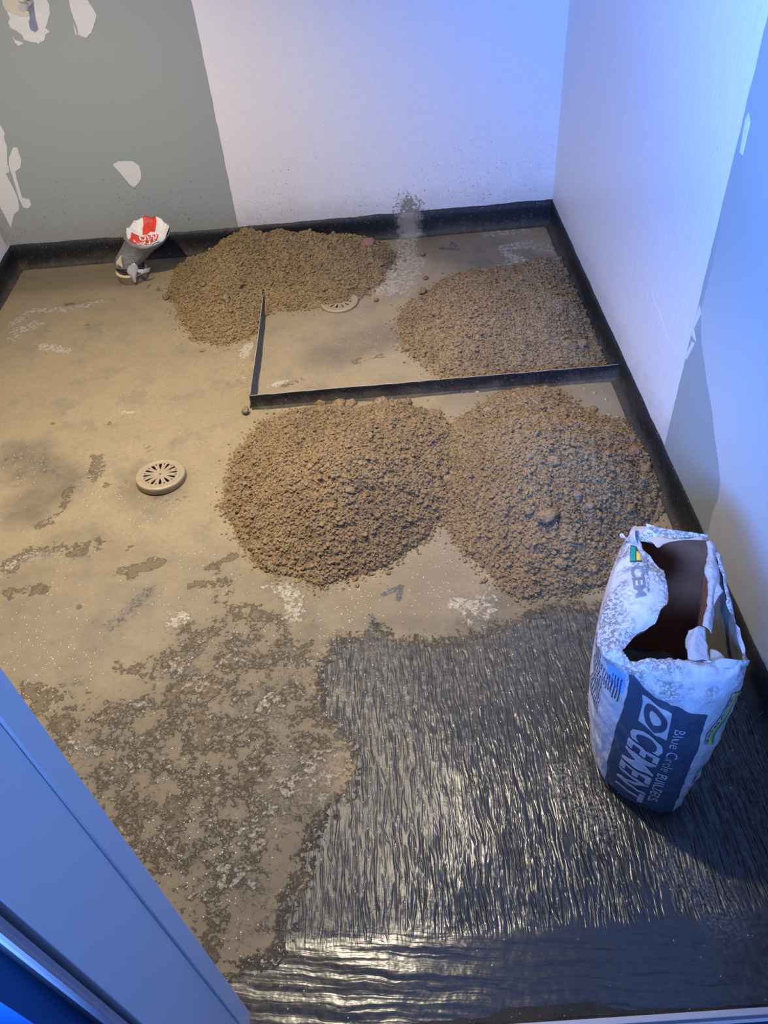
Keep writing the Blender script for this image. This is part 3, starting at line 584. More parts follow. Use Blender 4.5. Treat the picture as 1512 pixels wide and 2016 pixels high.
for kk in 'abcd':
    hp = HE[kk]; th = thing('sand_heap', lab[kk], 'sand heap', (*cen[kk], 0), 'heaps of sand on the wet floor'); HR[kk] = th
    pp = np.array(hp['out']); r_ = .0034 if kk in 'cd' else .0042
    xs = np.arange(pp[:, 0].min() - .01, pp[:, 0].max() + .01, r_); ys = np.arange(pp[:, 1].min() - .01, pp[:, 1].max() + .01, r_)
    xs = xs[xs < XR - .006]; X, Y = np.meshgrid(xs, ys); h, d, b0 = sand_h(kk, X, Y)
    if kk == 'd': keep0 = b0 >= base_h(HE['c'], X, Y)[0] - .003
    elif kk == 'c': keep0 = b0 >= base_h(HE['d'], X, Y)[0] - .003
    else: keep0 = np.ones_like(d, bool)
    ok = (d > -.004) & keep0
    if kk == 'a':                    # sand lies on both sides of the short arm
        strip_ = (np.abs(X + .504) < .004) & (Y < 3.30) & (h < .05); ok &= ~strip_
    fidx = grid_faces(len(xs), len(ys)); okr = ok.ravel(); fidx = fidx[okr[fidx].all(1)]
    used = np.unique(fidx); rem = np.full(okr.size, -1); rem[used] = np.arange(len(used))
    V = np.stack([X, Y, h], -1).reshape(-1, 3)[used]
    msand = M_SAND_Y if kk == 'a' else M_SAND
    adopt(mesh_obj('sand_surface', V, rem[fidx], msand, smooth=True), th)
    # crumbs
    N = 24000 if kk in 'cd' else 14500; bx = pp.min(0) - .05, pp.max(0) + .05
    cx2 = RS.uniform(bx[0][0], bx[1][0], N * 3); cy2 = RS.uniform(bx[0][1], bx[1][1], N * 3)
    hh, dd, bb = sand_h(kk, cx2, cy2)
    pr = np.where(dd > 0, 1.0, .55 * np.exp(dd / .012)); kp = (RS.rand(len(cx2)) < pr) & (cx2 < XR - .02) & (cy2 < YB - .02)
    kp &= ~((np.abs(cy2 - 2.356) < .014) & (cx2 > -.51)); kp &= ~((np.abs(cx2 + .504) < .010) & (cy2 > 2.35) & (cy2 < 3.30) & (hh < .06))
    if kk == 'b': kp &= cy2 > 2.37
    if kk in 'cd': kp &= cy2 < 2.345; kp &= bb >= base_h(HE['d' if kk == 'c' else 'c'], cx2, cy2)[0] - .001
    if kk == 'a': kp &= ~((dd < 0) & (cx2 > -.50) & (cx2 < -.42) & (cy2 < 3.0)); 
    cx2, cy2, hh, dd = cx2[kp][:N], cy2[kp][:N], hh[kp][:N], dd[kp][:N]; n_ = len(cx2)
    R = .0015 + .0032 * RS.rand(n_) ** 2.2 + .0045 * RS.rand(n_) ** 9 + (.0006 if kk in 'ab' else 0); R = np.where(dd < 0, R * .9, R)
    z = np.where(dd > 0, hh + R * .45, R * .5)
    P = np.stack([cx2, cy2, z], -1); big = R > .0052
    v1, f1 = lumps(P[~big], R[~big], 1, 5); v2, f2 = lumps(P[big], R[big], 2, 6)
    o = mesh_obj('sand_crumbs', np.concatenate([v1, v2]), np.concatenate([f1, f2 + len(v1)]), msand, smooth=False); adopt(o, th); o['kind'] = 'stuff'
    for q, (px, py, r, mt) in enumerate(clods[kk]):
        x, y, z = hit(kk, px, py); v, f = clod_geo(r * .95, 70 + q + ord(kk), .7, mt > 0)
        x = min(x, XR - .012 - r * 1.2)
        o = mesh_obj('clod' if mt == 0 else ('brick_chip' if mt == 1 else 'stone'), v, f, [msand, M_RED, M_GREYST if q % 2 else M_STONE][mt], smooth=True)
        o.location = (x, y, z + r * .05); adopt(o, th)
        if mt == 1: o['label'] = 'reddish chip of brick'
        if mt == 2: o['label'] = 'smooth greyish stone'
# a dark scrap poking out of the front right heap
x, y, z = hit('d', 1296, 932); bm = box_bm(-.022, .022, -.012, .012, -.0015, .0015, .001)
o = bm_obj('plastic_scrap', bm, M_SCRAP); o.location = (min(x, .80), y, z + .006); o.rotation_euler = (.3, -.1, .2); adopt(o, HR['d']); o['label'] = 'black scrap of plastic'

# loose clods on the floor
lo = [(485, 811, .017, 'dark loose clod just outside the near corner of the L-shaped strip'), (833, 574, .019, 'largest loose clod behind the far right heap, near its left tip'),
      (740, 589, .011, 'small loose clod on bare floor right of the half-buried grate'), (838, 546, .010, 'small loose clod beside the pale stain, behind the larger loose clod'),
      (832, 500, .012, 'lone clod on the wet floor near the back wall, right of the white stain'), (328, 585, .014, 'small clod at the left foot of the heap by the wrapped pipe'),
      (803, 786, .014, 'twin clod pressed against the long upstand strip at its middle'), (398, 688, .008, 'tiny clod on bare floor in front of the heap by the pipe')]
for k, (px, py, r, lb) in enumerate(lo):
    v, f = clod_geo(r, 300 + k, .62); v[:, 2] -= v[:, 2].min() + .0008
    x, y, _ = fl(px, py + 3); y = y - (.02 if k == 6 else 0)
    o = mesh_obj('sand_clod', v, f, M_STONE if k in (0, 4) else M_SAND, smooth=True)
    o.location = (x, y, 0); tag(o, lb, 'sand clod', 'loose clods of sand on the floor')
# bubbles on the puddle in front of the strip
bu = []; 
for px, py, r in [(1170, 773, .009), (1193, 786, .007), (1198, 817, .010), (1216, 821, .008), (1150, 765, .006), (1185, 770, .004), (1228, 835, .006), (940, 772, .008), (1120, 770, .005), (1262, 1040, .006), (1285, 1055, .007), (1300, 1045, .006), (1277, 1035, .005)]:
    bu.append((*fl(px, py)[:2], r))
v0, f0 = ICO[2]; V = []; Fc = []
for k, (x, y, r) in enumerate(bu): V.append(v0 * (r, r, r * .6) + (x, y, .0005)); Fc.append(f0 + k * len(v0))
n = NT('bubble_film'); n.out((0.30, 0.24, 0.16), 0.08)
tag(mesh_obj('puddle_bubbles', np.concatenate(V), np.concatenate(Fc), n.m, smooth=True), 'froth bubbles on the muddy puddle by the right wall', 'bubbles', kind='stuff')

# ------------------------------------------------------------------ drain grates
M_GRATE = plain('muddy_metal_grate', (0.33, 0.26, 0.165), .5, .15, bump=.0012, bscale=150, var=.25)
M_PIT = plain('drain_shade', (0.012, 0.010, 0.008), .6)
def grate_meshes():
    cu = bpy.data.curves.new('g', 'CURVE'); cu.dimensions = '2D'; cu.fill_mode = 'BOTH'; cu.extrude = .0016; cu.bevel_depth = .0005
    def spl(pts):
        s_ = cu.splines.new('POLY'); s_.points.add(len(pts) - 1)
        for p, (x, y) in zip(s_.points, pts): p.co = (x, y, 0, 1)
        s_.use_cyclic_u = True
    spl([(.066 * math.cos(a), .066 * math.sin(a)) for a in np.linspace(0, 2 * math.pi, 73)[:-1]])
    for k in range(12):             # long petals and short wedges
        a = k * math.pi / 6
        def pt(r, da, a=a): return (r * math.cos(a + da), r * math.sin(a + da))
        spl([pt(.023, -.03), pt(.040, -.11), pt(.054, -.105), pt(.057, -.04), pt(.057, .04), pt(.054, .105), pt(.040, .11), pt(.023, .03)])
        a += math.pi / 12
        spl([pt(.046, -.01, a), pt(.056, -.06, a), pt(.0585, 0, a), pt(.056, .06, a), pt(.046, .01, a)])
    spl([((.0095 if k % 2 == 0 else .0028) * math.cos(k * math.pi / 5), (.0095 if k % 2 == 0 else .0028) * math.sin(k * math.pi / 5)) for k in range(10)])
    o = bpy.data.objects.new('g', cu); COL.objects.link(o); dg = bpy.context.evaluated_depsgraph_get()
    me = bpy.data.meshes.new_from_object(o.evaluated_get(dg)); bpy.data.objects.remove(o); return me
GM = grate_meshes(); GM.materials.clear(); GM.materials.append(M_GRATE)
def rim_mesh(r0, r1, z0, z1, zt, n=80):   # ring with rounded lip
    prof = [(r0, zt), (r0 + .001, z1 - .0012), (r0 + .003, z1), (r1 - .004, z1), (r1 - .001, z1 - .002), (r1, z1 - .005), (r1 - .0005, z0), (r0, z0)]
    V = [(r * math.cos(a), r * math.sin(a), z) for a in np.linspace(0, 2 * math.pi, n + 1)[:-1] for r, z in prof]; k = len(prof); Fc = []
    for i in range(n):
        for j in range(k): Fc.append((i * k + j, ((i + 1) % n) * k + j, ((i + 1) % n) * k + (j + 1) % k, i * k + (j + 1) % k))
    return V, Fc
def drain(loc, tilt, label, rz, zt=.016):
    e = thing('drain_grate', label, 'drain grate', loc, 'round floor drain grates'); e.rotation_euler = tilt
    V, Fc = rim_mesh(.064, .083, 0.0, zt, zt - .004); o = mesh_obj('rim', V, Fc, M_GRATE, e, True)
    g = bpy.data.objects.new('slotted_plate', GM); COL.objects.link(g); g.parent = e; g.location = (0, 0, zt - .0032); g.rotation_euler = (0, 0, rz)
    bm = bmesh.new(); bmesh.ops.create_cone(bm, cap_ends=True, segments=48, radius1=.0635, radius2=.0635, depth=.002)
    s_ = bm_obj('sump_shade_disc', bm, M_PIT, e); s_.location = (0, 0, .0055); s_['label'] = 'black disc in place of the shaded hollow under the slots'  # near-black disc painted for the shade below the slots
    return e
dc = fl(316, 936, .018)
drain((dc[0], dc[1], .002), (-.05, .03, 0), 'whole round slotted drain grate on open floor, left of the heaps', .15, .024)
dc = fl(668, 594, .006)
drain((dc[0], dc[1], -.002), (.02, -.02, 0), 'round drain grate half buried under sand inside the L-shaped strip', .3, .014)

# ------------------------------------------------------------------ wrapped soil pipe
def tube_loft(name, rings, mats, n=64, wob=0, seed=0, capb=False, mi=None):
    V = []; r = np.random.RandomState(seed)
    for k, (c, ra, nrm, el) in enumerate(rings):
        nrm = Vector(nrm).normalized(); u = Vector((1, 0, 0)); u = (u - nrm * u.dot(nrm)).normalized(); v = nrm.cross(u)
        for i in range(n):
            a = 2 * math.pi * i / n
            w_ = 1 + wob * (.5 * math.sin(5 * a + k * .9) + .35 * math.sin(9 * a - k * .7 + 1) + .3 * math.sin(14 * a + k * 1.3))
            p = Vector(c) + u * (ra * w_ * math.cos(a)) + v * (ra * w_ * el * math.sin(a)); V.append(p[:])
    f = []
    for k in range(len(rings) - 1):
        for i in range(n): f.append((k * n + i, k * n + (i + 1) % n, (k + 1) * n + (i + 1) % n, (k + 1) * n + i))
    return mesh_obj(name, V, f, mats, smooth=True)
pc = np.array(fl(264, 547)); pipe = thing('soil_pipe', 'upright waste pipe wrapped in silver tape with red and white plastic stuffed in its mouth', 'pipe', tuple(pc))
def pk(dx, dy, z): return (pc[0] + dx, pc[1] + dy, z)
M_PVC = plain('black_pipe_collar', (0.02, .018, .016), .3, bump=.0004); M_RING = plain('cream_pipe_seal', (0.62, 0.52, 0.33), .5, bump=.001, var=.25)
M_TAN = plain('muddy_collar', (0.16, 0.125, .08), .5, bump=.001, var=.3)
nt = NT('silver_duct_tape'); P = nt.obj(); f = nt.noise(nt.map(P, (30, 30, 190)), 1.0, 4, .6, .8)
nt.out(nt.mix(nt.noise(P, 50, 4), (0.20, 0.20, 0.215), (0.34, 0.34, 0.35)), .33, nt.bump(f, .004), .45); M_TAPE = nt.m
up = (0, 0, 1)
adopt(tube_loft('pipe_collar', [(pk(0, 0, -.01), .070, up, 1), (pk(0, 0, .012), .071, up, 1), (pk(0, 0, .03), .0715, up, 1), (pk(0, 0, .036), .069, up, 1), (pk(0, 0, .037), .062, up, 1)], M_TAN), pipe)
adopt(tube_loft('pipe_seal', [(pk(0, 0, .034), .066, up, 1), (pk(0, 0, .036), .0725, up, 1), (pk(0, 0, .043), .073, up, 1), (pk(0, 0, .046), .068, up, 1), (pk(0, 0, .046), .060, up, 1)], M_RING), pipe)
adopt(tube_loft('pipe_body', [(pk(0, 0, .04), .063, up, 1), (pk(0, 0, .058), .0635, up, 1), (pk(0, 0, .060), .0665, up, 1), (pk(0, 0, .066), .0665, up, 1), (pk(0, 0, .068), .0635, up, 1), (pk(0, 0, .10), .063, up, 1)], M_PVC), pipe)
tl = Vector((.30, -.22, 1)); top = Vector(at(290, 458, 1, pc[1] + .00)); 
T = lambda q: tuple(Vector(pk(0, 0, .085)).lerp(top, q))
rings = [(T(-.05), .067, (0, 0, 1), 1), (T(.10), .069, (.1, 0, 1), 1), (T(.25), .066, (.25, 0, 1), 1), (T(.42), .063, (.40, -.05, 1), 1), (T(.60), .066, (.42, -.1, 1), 1), (T(.76), .078, (.35, -.18, 1), 1), (T(.88), .092, (.2, -.25, 1), .95), (T(.97), .099, (.08, -.3, 1), .92), (T(1.02), .098, (.05, -.3, 1), .90), (T(1.03), .092, (.05, -.3, 1), .88)]
rings = [((c[0] + .0, c[1], c[2]), a, b, e) for c, a, b, e in rings]
tape = adopt(tube_loft('duct_tape', rings, M_TAPE, 96, .016, 3), pipe)
# plastic stuffed in the mouth: a crumpled dish
nt = NT('red_white_plastic'); P = nt.obj(); s = nt.sep(P)
nW = nt.noise(P, 16, 2)
sx = nt.M('SUBTRACT', s[0], float(top[0])); sy = nt.M('SUBTRACT', s[1], float(top[1]))
red1 = nt.M('MULTIPLY', nt.M('LESS_THAN', nt.M('ABSOLUTE', nt.M('ADD', sx, nt.M('MULTIPLY', sy, -.1))), .030), nt.M('GREATER_THAN', sy, .012))
sw = nt.M('ADD', sy, nt.M('MULTIPLY', nt.M('SUBTRACT', nW, .5), .03)); red2 = nt.M('MULTIPLY', nt.M('MULTIPLY', nt.M('LESS_THAN', sw, .004), nt.M('GREATER_THAN', sw, -.078)), nt.M('LESS_THAN', nt.M('ABSOLUTE', nt.M('ADD', sx, .014)), .060))
c = nt.mix(nt.M('MAXIMUM', red1, red2), (0.80, 0.76, 0.68), nt.mix(nW, (0.80, 0.05, 0.02), (0.62, 0.04, 0.02)))
c = nt.mix(nt.M('MULTIPLY', nt.ss(nt.noise(P, 70, 4, .6), .58, .72), .6), c, (.30, .25, .18))
nt.out(c, .4, nt.bump(nt.noise(P, 45, 4, .6, 1.0), .006)); M_RW = nt.m
rr_ = [.093, .096, .090, .078, .062, .045, .028, .012, .001]; dz = [.0, .009, .007, -.004, -.012, -.016, -.017, -.020, -.022]
nn = Vector((.05, -.3, 1)).normalized(); rings = [(tuple(Vector(T(1.03)) + nn * dz[k]), rr_[k], nn, .9) for k in range(len(rr_))]
mouth = adopt(tube_loft('stuffed_plastic', rings, M_RW, 96, .03, 5), pipe)
for v in mouth.data.vertices:
    q = v.co; am = .010; v.co.z += float((vnoise(np.array(q.x), np.array(q.y), 34, 61) - .5) * 2 * am + (vnoise(np.array(q.x), np.array(q.y), 80, 62) - .5) * am)
for v in tape.data.vertices:
    q = v.co; v.co += Vector((1, .4, 0)) * float((vnoise(np.array(q.x + q.z * 1.4), np.array(q.y + q.z), 40, 63) - .5) * .010)

# lettering helper: text -> flat triangles, cut into small cells so that it can follow a curved surface
def text_geo(txt, bold=0.0, shear=0.0, cell=0.25, extrude=0):
    cell = cell * .45
    cu = bpy.data.curves.new('t', 'FONT'); cu.body = txt; cu.offset = bold; cu.shear = shear; cu.size = 1; cu.resolution_u = 4
    o = bpy.data.objects.new('t', cu); COL.objects.link(o); dg = bpy.context.evaluated_depsgraph_get(); dg.update()
    me = bpy.data.meshes.new_from_object(o.evaluated_get(dg)); bpy.data.objects.remove(o)
    bm = bmesh.new(); bm.from_mesh(me); return cut(bm, cell)
def cut(bm, cell):
    xs = [v.co.x for v in bm.verts]; ys = [v.co.y for v in bm.verts]
    for ax, (a, b) in enumerate(((min(xs), max(xs)), (min(ys), max(ys)))):
        k = max(1, int((b - a) / cell))
        for i in range(1, k):
            p = [0, 0, 0]; p[ax] = a + (b - a) * i / k; nn_ = [0, 0, 0]; nn_[ax] = 1
            bmesh.ops.bisect_plane(bm, geom=bm.verts[:] + bm.edges[:] + bm.faces[:], plane_co=p, plane_no=nn_)
    bmesh.ops.triangulate(bm, faces=bm.faces)
    bm.verts.ensure_lookup_table(); bm.verts.index_update()
    V = np.array([v.co[:] for v in bm.verts]); Fc = [[q.index for q in f.verts] for f in bm.faces]; bm.free()
    V[:, 0] = (V[:, 0] - V[:, 0].min()) / np.ptp(V[:, 0]); V[:, 1] = (V[:, 1] - V[:, 1].min()) / np.ptp(V[:, 1]); return V, Fc
def poly_geo(pts, cell=0.1):
    bm = bmesh.new(); bm.faces.new([bm.verts.new((x, y, 0)) for x, y in pts])
    xs = [p[0] for p in pts]; ys = [p[1] for p in pts]
    for ax, (a, b) in enumerate(((min(xs), max(xs)), (min(ys), max(ys)))):
        k = max(1, int((b - a) / cell))
        for i in range(1, k):
            p = [0, 0, 0]; p[ax] = a + (b - a) * i / k; nn_ = [0, 0, 0]; nn_[ax] = 1
            bmesh.ops.bisect_plane(bm, geom=bm.verts[:] + bm.edges[:] + bm.faces[:], plane_co=p, plane_no=nn_)
    bmesh.ops.triangulate(bm, faces=bm.faces); bm.verts.ensure_lookup_table(); bm.verts.index_update()
    V = np.array([v.co[:] for v in bm.verts]); Fc = [[q.index for q in f.verts] for f in bm.faces]; bm.free(); return V, Fc

# partial lettering on the red plastic (upside-down capitals)
M_WP = plain('white_print', (0.82, 0.78, 0.70), .4)
def on_mouth(V, x0, x1, y0, y1):
    out = []; mv = np.array([v.co[:] for v in mouth.data.vertices])
    for u, v, _ in V:
        x = top[0] + x0 + (x1 - x0) * u; y = top[1] + y0 + (y1 - y0) * v
        d = np.hypot(mv[:, 0] - x, mv[:, 1] - y); k = np.argsort(d)[:6]; w_ = 1 / (d[k] + .002); z = (mv[k, 2] * w_).sum() / w_.sum()
        out.append((x, y, z + .0028))
    return out
for txt, rect in (('RAO', (.040, -.036, -.002, -.036)), ('ITER', (.040, -.062, -.042, -.066))):
    V, Fc = text_geo(txt, .02, 0, .25); o = mesh_obj('printed_lettering', on_mouth(V, *rect), Fc, M_WP); adopt(o, pipe)
# torn tape tongue hanging over the collar
def sheet(name, rows, mat, sub=5, amp=.003, seed=0, th=.0006, parent=None):
    R_ = []; m = len(rows[0])
    A = np.array(rows, float); nr = A.shape[0]
    t1 = np.linspace(0, nr - 1, (nr - 1) * sub + 1); t2 = np.linspace(0, m - 1, (m - 1) * sub + 1)
    def interp(A, t):
        i = np.clip(np.floor(t).astype(int), 0, A.shape[0] - 2); f = t - i
        p0 = A[np.clip(i - 1, 0, None)]; p1 = A[i]; p2 = A[i + 1]; p3 = A[np.clip(i + 2, None, A.shape[0] - 1)]; f = f.reshape(-1, *([1] * (A.ndim - 1)))
        return .5 * (2 * p1 + (p2 - p0) * f + (2 * p0 - 5 * p1 + 4 * p2 - p3) * f * f + (3 * p1 - p0 - 3 * p2 + p3) * f ** 3)
    G = interp(A, t1); G = interp(G.transpose(1, 0, 2), t2).transpose(1, 0, 2)
    nx_ = G.shape[1]; ny_ = G.shape[0]; x, y, z = G[..., 0], G[..., 1], G[..., 2]
    for ax in range(3): G[..., ax] += (fbm(x + seed, y + z, 38, 3, 71 + ax) - .5) * 2 * amp
    o = mesh_obj(name, G.reshape(-1, 3), grid_faces(nx_, ny_), mat, smooth=True)
    s_ = o.modifiers.new('t', 'SOLIDIFY'); s_.thickness = th
    if parent: adopt(o, parent)
    return o
M_TAPEL = plain('silver_tape_light', (0.58, 0.58, 0.57), .35, .3, bump=.0006)
yb = pc[1] - .074
S = lambda x, y, d=0: at(x, y, 1, yb - d)
sheet('tape_tongue', [[S(253, 525), S(264, 518, .006), S(272, 526)], [S(250, 535, .002), S(262, 536, .01), S(270, 536, .004)], [S(258, 545, .004), S(264, 545, .012), S(268, 543, .006)], [S(264, 556, .006), S(266, 557, .008), S(268, 555, .006)]], M_TAPEL, parent=pipe, amp=.001)
sheet('torn_tape_edge', [[S(229, 514), S(234, 508, .0), S(238, 503, -.01)], [S(228, 521), S(236, 524, .004), S(242, 530, .01)]], M_RING, parent=pipe, amp=.0015)
sheet('torn_tape_edge', [[S(270, 530, .0), S(283, 531, .003), S(296, 526, -.02)], [S(270, 536, .004), S(283, 538, .006), S(294, 535, -.015)]], M_TAPEL, parent=pipe, amp=.0015)

# ------------------------------------------------------------------ pipe stubs on the back wall
def stub(loc, label):
    e = thing('pipe_stub', label, 'pipe stub', loc)
    bm = bmesh.new(); bmesh.ops.create_cone(bm, cap_ends=True, segments=32, radius1=.011, radius2=.011, depth=.115, matrix=Matrix.Translation((0, -.0575, 0)) @ Matrix.Rotation(math.pi / 2, 4, 'X'))
    bm_obj('pipe', bm, M_CHROME, e, True)
    bm = bmesh.new(); bmesh.ops.create_cone(bm, cap_ends=True, segments=6, radius1=.0165, radius2=.0165, depth=.018, matrix=Matrix.Translation((0, -.108, 0)) @ Matrix.Rotation(math.pi / 2, 4, 'X'))
    bm_obj('end_nut', bm, M_CHROME, e)
    v, f = lumps(np.array([[-.022, -.012, -.012], [.004, -.012, .030], [-.03, -.006, .006]]), np.array([.013, .017, .016]), 2, 900)
    mesh_obj('filler_lump', v, f, M_FILLC, e, True)
    return e
sp_ = at(54, 14, 1, YB - .06)
stub((sp_[0], YB, sp_[2] + .01), 'short metal pipe stub sticking out of the cream filler patch on the grey wall')
fx = at(795, -12, 1, YB)
bm = bmesh.new(); bmesh.ops.create_cone(bm, cap_ends=True, segments=48, radius1=.075, radius2=.068, depth=.03, matrix=Matrix.Translation((0, -.015, 0)) @ Matrix.Rotation(math.pi / 2, 4, 'X'))
e = thing('wall_flange', 'round white flange on the white back wall, its rim just in frame', 'flange', (fx[0], YB, fx[2] + .088))
bm_obj('flange_plate', bm, M_WHITE, e, True)
bm = bmesh.new(); bmesh.ops.create_cone(bm, cap_ends=True, segments=32, radius1=.02, radius2=.02, depth=.09, matrix=Matrix.Translation((0, -.06, 0)) @ Matrix.Rotation(math.pi / 2, 4, 'X'))
bm_obj('pipe', bm, M_CHROME, e, True)

# ------------------------------------------------------------------ ceiling downlight fittings
for (lx, ly), lb in (((-.95, 1.90), 'recessed ceiling downlight nearer the left wall'), ((-.28, 1.70), 'recessed ceiling downlight nearer the doorway')):
    e = thing('downlight', lb, 'downlight', (lx, ly, HC), 'ceiling downlights')
    V, Fc = rim_mesh(.036, .048, -.004, .0, -.002, 48); mesh_obj('bezel', V, Fc, M_CHROME, e, True)

# ------------------------------------------------------------------ cement bag
bag = thing('cement_bag', 'torn open white and slate-blue paper cement bag standing by the right wall', 'bag', (.53, .95, 0))
ZL = np.array([0, .03, .12, .25, .36, .415, .445])
ring = {  # plan points per level, in order LS FL FM FR RS RM BR BM BL LM
 0.00: [(.422, .885), (.432, .832), (.480, .775), (.545, .750), (.585, .795), (.622, .93), (.635, 1.05), (.56, 1.10), (.475, 1.09), (.432, .98)],
 .03: [(.411, .880), (.424, .821), (.478, .763), (.549, .737), (.595, .790), (.635, .93), (.648, 1.06), (.56, 1.112), (.468, 1.10), (.424, .98)],
 .12: [(.401, .878), (.421, .826), (.478, .760), (.550, .738), (.608, .785), (.650, .93), (.662, 1.08), (.56, 1.130), (.470, 1.12), (.416, .99)],
 .25: [(.391, .896), (.423, .830), (.482, .763), (.555, .747), (.632, .805), (.660, .94), (.672, 1.11), (.575, 1.16), (.485, 1.15), (.410, 1.00)],
 .36: [(.389, .905), (.426, .828), (.490, .775), (.562, .765), (.646, .828), (.668, .95), (.678, 1.13), (.59, 1.18), (.500, 1.175), (.410, 1.005)],
 .415: [(.384, .905), (.424, .832), (.493, .789), (.566, .781), (.642, .826), (.664, .96), (.680, 1.14), (.60, 1.188), (.510, 1.19), (.412, 1.01)],
 .445: [(.376, .893), (.421, .840), (.494, .805), (.568, .800), (.630, .830), (.659, .97), (.681, 1.142), (.602, 1.184), (.514, 1.190), (.420, 1.01)]}
CT = np.array([[(*p, z) for p in ring[z]] for z in ring])     # (7,10,3)
def cr(p0, p1, p2, p3, f): return .5 * (2 * p1 + (p2 - p0) * f + (2 * p0 - 5 * p1 + 4 * p2 - p3) * f * f + (3 * p1 - p0 - 3 * p2 + p3) * f ** 3)
def bagS(s, z, off=0.0):            # s: perimeter parameter (FL=1, FR=3), z height
    s = np.asarray(s, float); z = np.asarray(z, float)
    def raw(s, z):
        i = np.floor(s).astype(int); f = (s - i)[..., None]
        li = np.clip(np.searchsorted(ZL, z, side='right') - 1, 0, len(ZL) - 2); lf = ((z - ZL[li]) / (ZL[li + 1] - ZL[li]))[..., None]
        rows = []
        for dl in (0, 1):
            C = CT[li + dl]; ar = np.arange(C.shape[0]) if C.ndim == 3 else None
            g = lambda k: np.take_along_axis(C, ((i + k) % 10)[..., None, None].repeat(3, -1), axis=-2)[..., 0, :]
            rows.append(cr(g(-1), g(0), g(1), g(2), f))
        lf = lf * lf * (3 - 2 * lf) * .35 + lf * .65
        P = rows[0] * (1 - lf) + rows[1] * lf; P[..., 2] = z; return P
    P = raw(s, z); a = raw(s + .02, z) - raw(s - .02, z); nr = np.stack([a[..., 1], -a[..., 0], 0 * z], -1); nr /= np.linalg.norm(nr, axis=-1, keepdims=True) + 1e-9
    wv = (.5 - np.abs(vnoise(s * .12 + z * .5, z * .9 + s * .03, 30, 81) * 2 - 1)) * .0045 + (fbm(s * .08 + z, z * 1.2, 22, 3, 82) - .5) * .007
    wv += (.5 - np.abs(vnoise(s * .10 - z * .8, z * .5, 70, 84) * 2 - 1)) * .0012
    wv += -.010 * np.exp(-((s - 1.45) / .28) ** 2 - ((z - .36) / .05) ** 2)      # pinch by the logo
    wv *= sstep(0, .03, z); return P + nr * (wv + off)[..., None]
n = NT('bag_paper'); P = n.obj(); s_ = n.sep(P)
dust = n.M('MULTIPLY', n.ss(n.M('ADD', s_[2], n.M('MULTIPLY', n.M('SUBTRACT', n.noise(P, 22, 4), .5), .10)), .385, .44), n.ss(n.noise(P, 130, 6, .75), .48, .60))
dust = n.M('MULTIPLY', dust, n.ss(n.noise(P, 12, 3), .38, .58))
c = n.mix(n.noise(P, 25, 4), (0.60, 0.60, 0.63), (0.55, 0.55, 0.58)); c = n.mix(n.M('MULTIPLY', dust, .85), c, n.mix(n.noise(P, 200, 2), (.42, .38, .31), (.20, .17, .13)))
M_PAPER = n.out(c, .45, n.bump(n.M('ADD', n.noise(P, 45, 5, .6, .8), n.M('MULTIPLY', dust, .6)), .0025), spec=.4)
n = NT('kraft_inner'); P = n.obj(); s_ = n.sep(P); 
grey = n.ss(n.M('SUBTRACT', s_[0], n.M('MULTIPLY', n.M('SUBTRACT', s_[1], 1.0), .35)), .610, .635)
c = n.mix(n.noise(P, 40, 4), (0.34, 0.12, 0.055), (0.26, 0.09, .042)); c = n.mix(n.M('MULTIPLY', grey, n.ss(s_[1], 1.10, 1.03)), c, n.mix(n.noise(P, 60, 5, .7), (.30, .30, .29), (.15, .15, .145)))
M_KRAFT = n.out(c, .8, n.bump(n.noise(P, 60, 4), .002))
M_PEACH = plain('kraft_ply_torn', (.58, .42, .30), .7, bump=.001, var=.12); M_PLY = plain('white_ply_torn', (.50, .46, .46), .6, bump=.006, bscale=60, var=.2)
# shell
ns = 240; zs = np.concatenate([np.linspace(0, .445, 70)]); SS, ZZ = np.meshgrid(np.linspace(0, 10, ns + 1)[:-1], zs); G = bagS(SS, ZZ)
# opening edge, read off in order with the same perimeter parameter
OE = [(0, 1226, 1281, .452), (.35, 1228, 1290, .452), (1, 1243, 1300, .455), (1.6, 1285, 1301, .456), (2.2, 1330, 1300, .458), (3, 1398, 1299, .458), (3.6, 1440, 1301, .455), (4, 1473, 1300, .452), (4.5, 1455, 1240, .455), (5, 1430, 1184, .455), (5.5, 1418, 1130, .456), (6, 1398, 1062, .458),
      (6.5, 1362, 1060, .456), (7, 1330, 1064, .455), (7.5, 1300, 1072, .455), (7.8, 1285, 1068, .456), (8, 1258, 1066, .462), (8.25, 1266, 1085, .463), (8.5, 1282, 1100, .464), (8.8, 1306, 1124, .466), (9, 1312, 1148, .468), (9.15, 1317, 1190, .467), (9.3, 1298, 1203, .465), (9.45, 1291, 1228, .462), (9.6, 1268, 1240, .460), (9.75, 1245, 1256, .456), (10, 1226, 1281, .452)]
os_ = np.array([q[0] for q in OE]); op = np.array([fl(q[1], q[2], q[3]) for q in OE])
s1 = np.linspace(0, 10, ns + 1)[:-1]; ope = np.stack([np.interp(s1, os_, op[:, k]) for k in range(3)], -1)
ope[:, 0] += (vnoise(s1, s1 * 0, 9, 91) - .5) * .006; ope[:, 1] += (vnoise(s1, s1 * 0 + 4, 9, 92) - .5) * .006; ope[:, 2] += (vnoise(s1, s1 * 0 + 7, 5, 93) - .5) * .006
sh = G[-1]; tops = []
nt_ = 14
